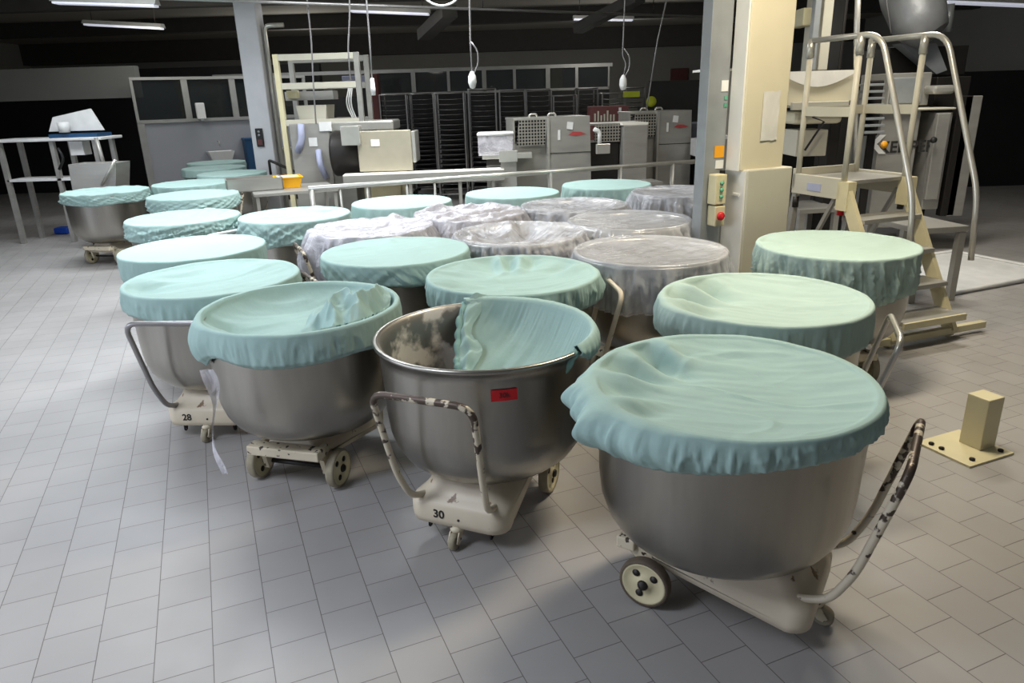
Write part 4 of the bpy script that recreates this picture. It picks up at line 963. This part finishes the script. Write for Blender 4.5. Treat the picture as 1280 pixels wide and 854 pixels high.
# ------------------------------------------------------------------ right side machines
def box_px(nm, m, g, x0, y0, x1, y1, Y, d, bev=.01):
    o = Vector(g.location); a, b = at_y(x0, y1, Y), at_y(x1, y0, Y)
    return MB().b2((a.x-o.x, Y-o.y, a.z), (b.x-o.x, Y+d-o.y, b.z), bev).build(nm, M[m], g)
YK = 8.2
a = at_y(1090, 240, YK)
g = thing('dough_line_machine', 'large stainless machine with a KEMPER logo behind the step platform', 'machine', (a.x, YK, 0)); o = Vector(g.location)
b = at_y(1152, 138, YK); MB().b2((0, 0, .3), (b.x-a.x, 1.0, b.z), .01).build('main_cabinet', M['steel_fl'], g)
box_px('top_ledge', 'casing', g, 1094, 134, 1196, 140, YK-.05, 1.1)
box_px('side_door', 'steel_fl', g, 1156, 141, 1190, 250, YK-.08, .06)
box_px('side_housing', 'steel_fl', g, 1151, 140, 1192, 262, YK-.02, .9)
c = at_y(1167, 175, YK-.12)-o; MB().lathe([(0, -.02), (.03, -.02), (.035, 0), (0, 0)], 18, (c.x, c.y, c.z), axis='Y').build('door_lock', M['black'], g)
box_px('upper_unit', 'steel_fl', g, 1108, 90, 1166, 133, YK+.3, .7)
box_px('upper_door', 'duct', g, 1112, 96, 1156, 130, YK+.26, .04)
box_px('upper_duct', 'dark', g, 1166, 95, 1215, 134, YK+.5, .6)
box_px('corner_post', 'dark', g, 1192, 120, 1200, 270, YK, .1); box_px('corner_post', 'steel_fl', g, 1203, 120, 1208, 270, YK, .1)
box_px('motor', 'steel_lt', g, 1167, 106, 1196, 118, YK+.1, .3, .03)
p = at_y(1128, 182, YK-.004)-o
lg = text_mesh('KEMPER', .175, M['txt'], face_to(at_y(1134, 184, YK-.006)-o, (0, -1, 0)), 'logo_lettering', g, depth=.001, bold=.004)
text_mesh('K', .26, M['white'], face_to(at_y(1095, 182, YK-.006)-o, (0, -1, 0)), 'logo_letter', g, depth=.002, bold=.014)
c = at_y(1105, 181, YK-.01)-o; MB().lathe([(0, -.003), (.042, -.003), (.042, 0), (0, 0)], 24, (c.x, c.y, c.z), axis='Y').build('logo_dot', M['orange'], g)
# foil duct above
g = thing('foil_duct', 'silver flexible air duct hanging from the ceiling at upper right', 'duct', (0, 0, 0))
pts = [at_y(1125, -60, 9.5), at_y(1140, -5, 9.3), at_y(1150, 28, 9.1), at_y(1166, 45, 9.0)]
MB().tube(pts, [.32, .34, .30, .2], 20, fillet=0).build('duct_hose', M['duct_foil'], g)
MB().tube([at_y(1188, 5, 9.5), at_y(1184, 40, 9.5)], .05, 10).build('pipe', M['duct'], g)
box_px('machine_head', 'dark', thing('dark_machine_head', 'dark angular machine head under the foil duct', 'machine', (0, 0, 0)), 1108, 56, 1212, 96, 9.4, .8)
g = [x for x in COL.objects if x.get('label') == 'dark angular machine head under the foil duct'][0]
mb = MB(); P0 = [at_y(1120, 55, 9.3), at_y(1165, 55, 9.3), at_y(1178, 88, 9.3), at_y(1165, 93, 9.3)]; mb.prism([(p.x, p.z) for p in P0], 9.2, 9.4, T); mb.build('head_cover', M['duct'], g)
mb = MB(); mb.bar(Vector((at_y(1160, 97, 9.9).x, 9.9, 0)), at_y(1160, 97, 9.9)+Vector((0, 0, .05)), .3, .3); mb.build('pedestal', M['dark'], g)
# tilting cream hopper with arms
g = thing('cream_hopper', 'wide cream hopper with rounded belly between column and step platform', 'hopper', (0, 0, 0))
YH = 7.6; a, b = at_y(996, 137, YH), at_y(1070, 87, YH)
prof = [(a.x, b.z), (b.x+.08, b.z)]; zc = b.z
pts = [(a.x-.25, b.z), (b.x+.05, b.z)]+[(b.x+.05-(b.x-a.x+.3)*t, a.z+.1-.10*math.sin(PI*t)) for t in [i/10 for i in range(11)]]
mb = MB(); mb.prism(pts, YH, YH+.7, T); mb.build('hopper_body', M['column'], g)
P = []
for j in range(2):
    P.append([Vector((a.x-.2+(b.x-a.x+.2)*k/16, YH-.02-.0*j, b.z-.002-j*(.02+.13*math.sin(PI*k/16)))) for k in range(17)])
mb = MB(); mb.grid(P); mb.build('front_lip', M['belt'], g)
box_px('lower_shell', 'column', g, 992, 138, 1055, 156, YH+.1, .5, .04)
box_px('lip_beam', 'casing', g, 990, 126, 1062, 138, YH-.06, .05, .004)
box_px('support_box', 'casing', g, 994, 162, 1036, 196, YH+.1, .4, .01)
box_px('support_column', 'dark', g, 1022, 150, 1052, 300, YH+.5, .2, .01)
MB().tube([at_y(1006, 188, YH-.1), at_y(1030, 152, YH-.1), at_y(1016, 146, YH-.1)], .012, 8).build('lever', M['black'], g)
# white shelf bracket left of the column
g = thing('white_shelf', 'white bracket shelf projecting left behind the column', 'shelf', (0, 0, 0))
a, b = at_y(873, 90, 6.6), at_y(912, 86, 6.6); MB().b2((a.x, 6.5, a.z), (b.x+.1, 6.8, b.z)).build('shelf_board', M['belt'], g)
p = at_y(908, 112, 6.6); mb = MB(); mb.prism([(a.x+.12, a.z), (b.x+.1, a.z), (b.x+.1, p.z-.03), (p.x, p.z)], 6.63, 6.66, T); mb.build('bracket', M['casing'], g)
MB().b2((b.x-.02, 6.6, 0), (b.x+.08, 6.7, b.z)).build('support_post', M['steel_fl'], g)
# pale silo panels at the top between column and platform
g = thing('pale_silo', 'pale beige tall silo cabinet behind the step platform', 'silo', (0, 0, 0))
box_px('silo_body', 'casing', g, 1022, -60, 1050, 88, 8.6, .5); box_px('silo_edge', 'duct', g, 1019, -60, 1026, 88, 8.55, .1); box_px('silo_side', 'dark', g, 1051, -60, 1064, 90, 8.7, .4)
box_px('side_tank', 'cream2', g, 1003, 9, 1020, 32, 8.8, .4); box_px('silo_leg', 'dark', g, 1026, 88, 1034, 330, 8.7, .1); box_px('silo_leg', 'dark', g, 1046, 88, 1052, 330, 8.7, .1)
MB().tube([at_y(1074, -50, 7.9), at_y(1071, 40, 7.9), at_y(1069, 200, 7.9)], .028, 10).build('riser_pipe', M['steel_lt'], g)
# louvred ventilation stack
g = thing('louvre_rack', 'grey stack of horizontal louvres left of the logo machine', 'rack', (0, 0, 0))
for i in range(8):
    box_px('slat', 'duct', g, 1080, 104+i*8.5, 1106, 108+i*8.5, 7.9, .2, .003)
box_px('backing', 'dark', g, 1080, 100, 1106, 170, 8.12, .03); box_px('stand', 'dark', g, 1078, 165, 1086, 300, 8.1, .04)
# low tables behind the stairs
def low_table(px0, px1, py, Y, z, lab, d=.8):
    a, b = at_z(px0, py, z), at_z(px1, py, z)
    g = thing('low_steel_table', lab, 'table', (a.x, a.y, 0), math.radians(8)); w = (b-a).length
    MB().b2((0, 0, z-.05), (w, d, z), .006).build('tabletop', M['steel_fl'], g)
    for x in (.04, w-.04):
        for y in (.04, d-.04): MB().b2((x-.03, y-.03, 0), (x+.03, y+.03, z-.05)).build('leg', M['steel_fl'], g)
    return g
low_table(1150, 1225, 286, 0, .68, 'low stainless table at the right edge behind the handrail')
low_table(1000, 1060, 262, 0, .62, 'dark low steel bench between column and step platform', .6)
low_table(1075, 1150, 262, 0, .5, 'pale low bench behind the step treads', .9)
q = at_z(1185, 365, 0)
g = thing('white_floor_tray', 'large flat white tray lying on the floor behind the steps', 'tray', (4.6, 7.2, 0), RA); 
mb = MB(); mb.b2((-.8, -.6, 0), (.8, .6, .02)); mb.tube([(-.8, -.6, .03), (.8, -.6, .03), (.8, .6, .03), (-.8, .6, .03)], .02, 6, closed=True); mb.build('tray_body', M['white'], g)
# red sign on the back wall & far yellow pieces
a, b = at_y(838, 105, 25.9), at_y(861, 85, 25.9); g = thing('red_wall_sign', 'dark red square sign on the far wall', 'sign', (a.x, 25.9, a.z)); MB().b2((0, 0, 0), (b.x-a.x, .06, b.z-a.z), .02).build('sign_plate', M['darkred'], g)
a, b = at_y(783, 122, 13.4), at_y(800, 116, 13.4); g = thing('yellow_green_box', 'yellow green box on top of the last oven rack', 'box', (a.x, 13.4, a.z)); MB().b2((0, 0, 0), (b.x-a.x, .4, b.z-a.z+.03), .01).build('box_body', M['floury'], g)
c = at_y(814, 127, 13.2); g = thing('round_yellow_disc', 'round yellow green disc beside the slanted cord', 'sign', (c.x, 13.2, c.z)); MB().lathe([(0, -.01), (.09, -.01), (.09, .01), (0, .01)], 24, (0, 0, 0), axis='Y').build('disc', M['floury'], g); MB().tube([(0, .03, -c.z), (0, .03, .05)], .015, 8).build('pole', M['dark'], g)
# dark door opening and coloured boards left of racks
g = thing('wall_cabinet', 'blue and white small boards above a dark doorway left of the racks', 'cabinet', (0, 0, 0))
box_px('blue_board', 'bluegrey', g, 428, 94, 466, 105, 14.4, .2); box_px('dark_body', 'black', g, 452, 104, 464, 145, 14.5, .2); box_px('side_panel', 'darkred', g, 466, 92, 471, 150, 14.4, .3); box_px('stand', 'dark', g, 430, 145, 470, 240, 14.5, .2)

# ------------------------------------------------------------------ ceiling lamps, pipe, cords
def lamp_px(x0, y0, x1, y1, z, lab):
    a, b = at_z(x0, y0, z), at_z(x1, y1, z)
    a = at_y(x0, y0, z); b = at_y(x1, y1, z)
    g = thing('ceiling_light', lab, 'light', ((a.x+b.x)/2, (a.y+b.y)/2, (a.z+b.z)/2), 0, 'fluorescent ceiling lights'); w = (b-a).length/2
    g.rotation_euler = (0, math.atan2(a.z-b.z, b.x-a.x), 0)
    MB().prism([(-.05, .04), (.05, .04), (.09, -.02), (-.09, -.02)], -w, w, Matrix(((0, 0, 1, 0), (1, 0, 0, 0), (0, 1, 0, 0), (0, 0, 0, 1)))).build('housing', M['frame'], g)
    MB().b2((-w+.02, -.08, -.05), (w-.02, .08, -.02), .01).build('diffuser', M['lamp'], g)
    for s in (-.8, .8): MB().tube([(s*w, 0, .04), (s*w, 0, 3.97-(a.z+b.z)/2)], .006, 6).build('hanger', M['dark'], g)
lamp_px(437, 11, 538, 15, 12.5, 'fluorescent ceiling light above the tall frame machine')
lamp_px(716, 22, 792, 23, 16, 'fluorescent ceiling light above the oven racks')
lamp_px(66, 0, 197, 4, 10.5, 'nearer fluorescent ceiling light at the upper left corner')
lamp_px(105, 28, 204, 33, 13.5, 'farther fluorescent ceiling light at upper left, dimmer')
lamp_px(1180, -1, 1300, 4, 10, 'fluorescent ceiling light at the upper right corner')
pz = [at_z(x, y, 3.0) for x, y in ((60, -2), (320, 2), (585, 12), (760, 17), (908, 18))]
dd = (pz[3]-pz[1]).normalized(); s0 = pz[1]-dd*5
g = thing('ceiling_pipe', 'thin pale pipe running across the hall below the ceiling', 'pipe', (0, 0, 0))
MB().tube([s0, pz[1]+dd*7.5], .018, 8).build('pipe_run', M['tube'], g)
for u in (0, 3, 6): p = pz[1]+dd*u; MB().tube([p, Vector((p.x, p.y, 3.96))], .006, 6).build('hanger', M['dark'], g)
def cord(pts, Y, lab, end=None, r=.010):
    P = [at_y(x, y, Y) for x, y in pts]; tp = Vector((P[0].x+(P[0].x-P[1].x)*.3, Y, 3.95))
    g = thing('hanging_cord', lab, 'cord', tp, 0, 'cords hanging from the ceiling'); P = [tp]+P
    MB().tube([p-tp for p in P], r, 8, fillet=.05).build('cable', M['tube'], g)
    e = P[-1]-tp
    if end == 'switch': MB().lathe([(0, -.0), (.022, -.01), (.03, -.12), (.026, -.2), (0, -.2)], 14, (e.x, e.y, e.z)).build('pull_switch', M['white'], g)
    if end == 'plug':
        MB().lathe([(0, .03), (.02, .02), (.045, -.03), (.05, -.1), (.03, -.16), (0, -.17)], 14, (e.x, e.y, e.z)).build('socket', M['white'], g)
        MB().tube([e+Vector((0, 0, .35)), e+Vector((.08, 0, .25)), e+Vector((.08, 0, .1)), e+Vector((.02, 0, 0))], .009, 6, fillet=.06).build('loop', M['tube'], g)
cord([(384, 0), (389, 50), (392, 110), (395, 155)], 9.6, 'straight cord ending at the divider hopper, leftmost')
cord([(437, 0), (437, 22), (435, 60), (438, 100)], 9.5, 'kinked thin cord hanging in front of the tall frame')
cord([(458, 0), (462, 50), (465, 97)], 9.0, 'cord with a white pull switch right of the tall frame', 'switch')
cord([(587, 0), (588, 50), (590, 92)], 9.0, 'cord with a looped white socket in front of the oven racks', 'plug')
cord([(781, 0), (779, 50), (778, 70), (783, 80), (779, 96)], 10.0, 'wavy cord with a white socket above the second moulder', 'plug', .008)
cord([(833, 0), (822, 50), (808, 138)], 10.8, 'slanted cord running down to the third moulder')
cord([(1108, 0), (1114, 42)], 8.5, 'thin cord hanging above the far handrail', None, .006)
g = thing('cable_loop', 'white cable loop sagging below the ceiling at top centre', 'cable', (0, 0, 0))
MB().tube([Vector((at_y(525, -8, 9).x, 9, 3.95)), at_y(525, -8, 9), at_y(538, 4, 9), at_y(552, 8, 9), at_y(566, 4, 9), at_y(578, -8, 9), Vector((at_y(578, -8, 9).x, 9, 3.95))], .012, 8, fillet=.2).build('cable', M['white'], g)

# ------------------------------------------------------------------ light
def area(name, loc, rot, sx, sy, power, col, spread=None):
    l = bpy.data.lights.new(name, 'AREA'); l.shape = 'RECTANGLE'; l.size = sx; l.size_y = sy; l.energy = power; l.color = col
    if spread: l.spread = math.radians(spread)
    o = bpy.data.objects.new(name, l); COL.objects.link(o); o.location = loc; o.rotation_euler = rot
    return o
LIGHTS = [
 ('ceiling_lamp_warm', (1.75, 4.15, 3.75), (0, 0, RA), 1.3, .35, 100, (1, .88, .68), 150),
 ('ceiling_lamp_cool_a', (-2.8, 5.6, 3.8), (0, 0, RA), 2.4, .8, 140, (.88, .94, 1), 140),
 ('ceiling_lamp_cool_b', (-1.0, 8.6, 3.8), (0, 0, RA), 2.4, .8, 185, (.95, .98, 1), 150),
 ('fill_light_left', (-5.0, 9.0, 3.8), (0, 0, RA), 2, .6, 120, (.90, .95, 1), 160),  # added fill, brightens the grey pillar and the far left covers
 ('ceiling_lamp_cool_c', (3.8, 7.2, 3.8), (0, 0, RA), 1.5, .5, 100, (1, .95, .85), 165),
 ('window_light', (-9, 1.0, 2.2), (0, math.radians(-80), 0), 2.2, 7, 290, (.80, .86, 1), None),
 ('ceiling_lamp_near', (-3.2, .8, 3.8), (0, 0, RA), 2.5, .8, 130, (.82, .88, 1), 150),
 ('ceiling_lamp_far', (-4, 14.5, 3.5), (0, 0, RA), 2, .5, 40, (.95, .97, 1), None),
]
for a in LIGHTS: area(*a)
for i, (p, e) in enumerate((((-6, 13.2, 2.9), 22), ((1.7, 15.2, 2.9), 22), ((-1.8, 11.8, 2.9), 16), ((5.5, 10.5, 3.0), 16), ((-5, 20, 2.8), 40), ((3, 20.5, 2.8), 40))):  # added point fills that lift the dark ceiling and back of the hall
    l = bpy.data.lights.new('back_fill_light', 'POINT'); l.energy = e*1.6; l.shadow_soft_size = .4; l.color = (1, .97, .9)
    o = bpy.data.objects.new('back_fill_light', l); COL.objects.link(o); o.location = p
w = bpy.data.worlds.new('world'); sc.world = w; w.use_nodes = True
w.node_tree.nodes['Background'].inputs[0].default_value = (.6, .65, .75, 1); w.node_tree.nodes['Background'].inputs[1].default_value = .25
sc.view_settings.view_transform = 'Standard'; sc.view_settings.look = 'None'; sc.view_settings.gamma = 1; sc.view_settings.exposure = -.12
sc.view_settings.use_curve_mapping = False
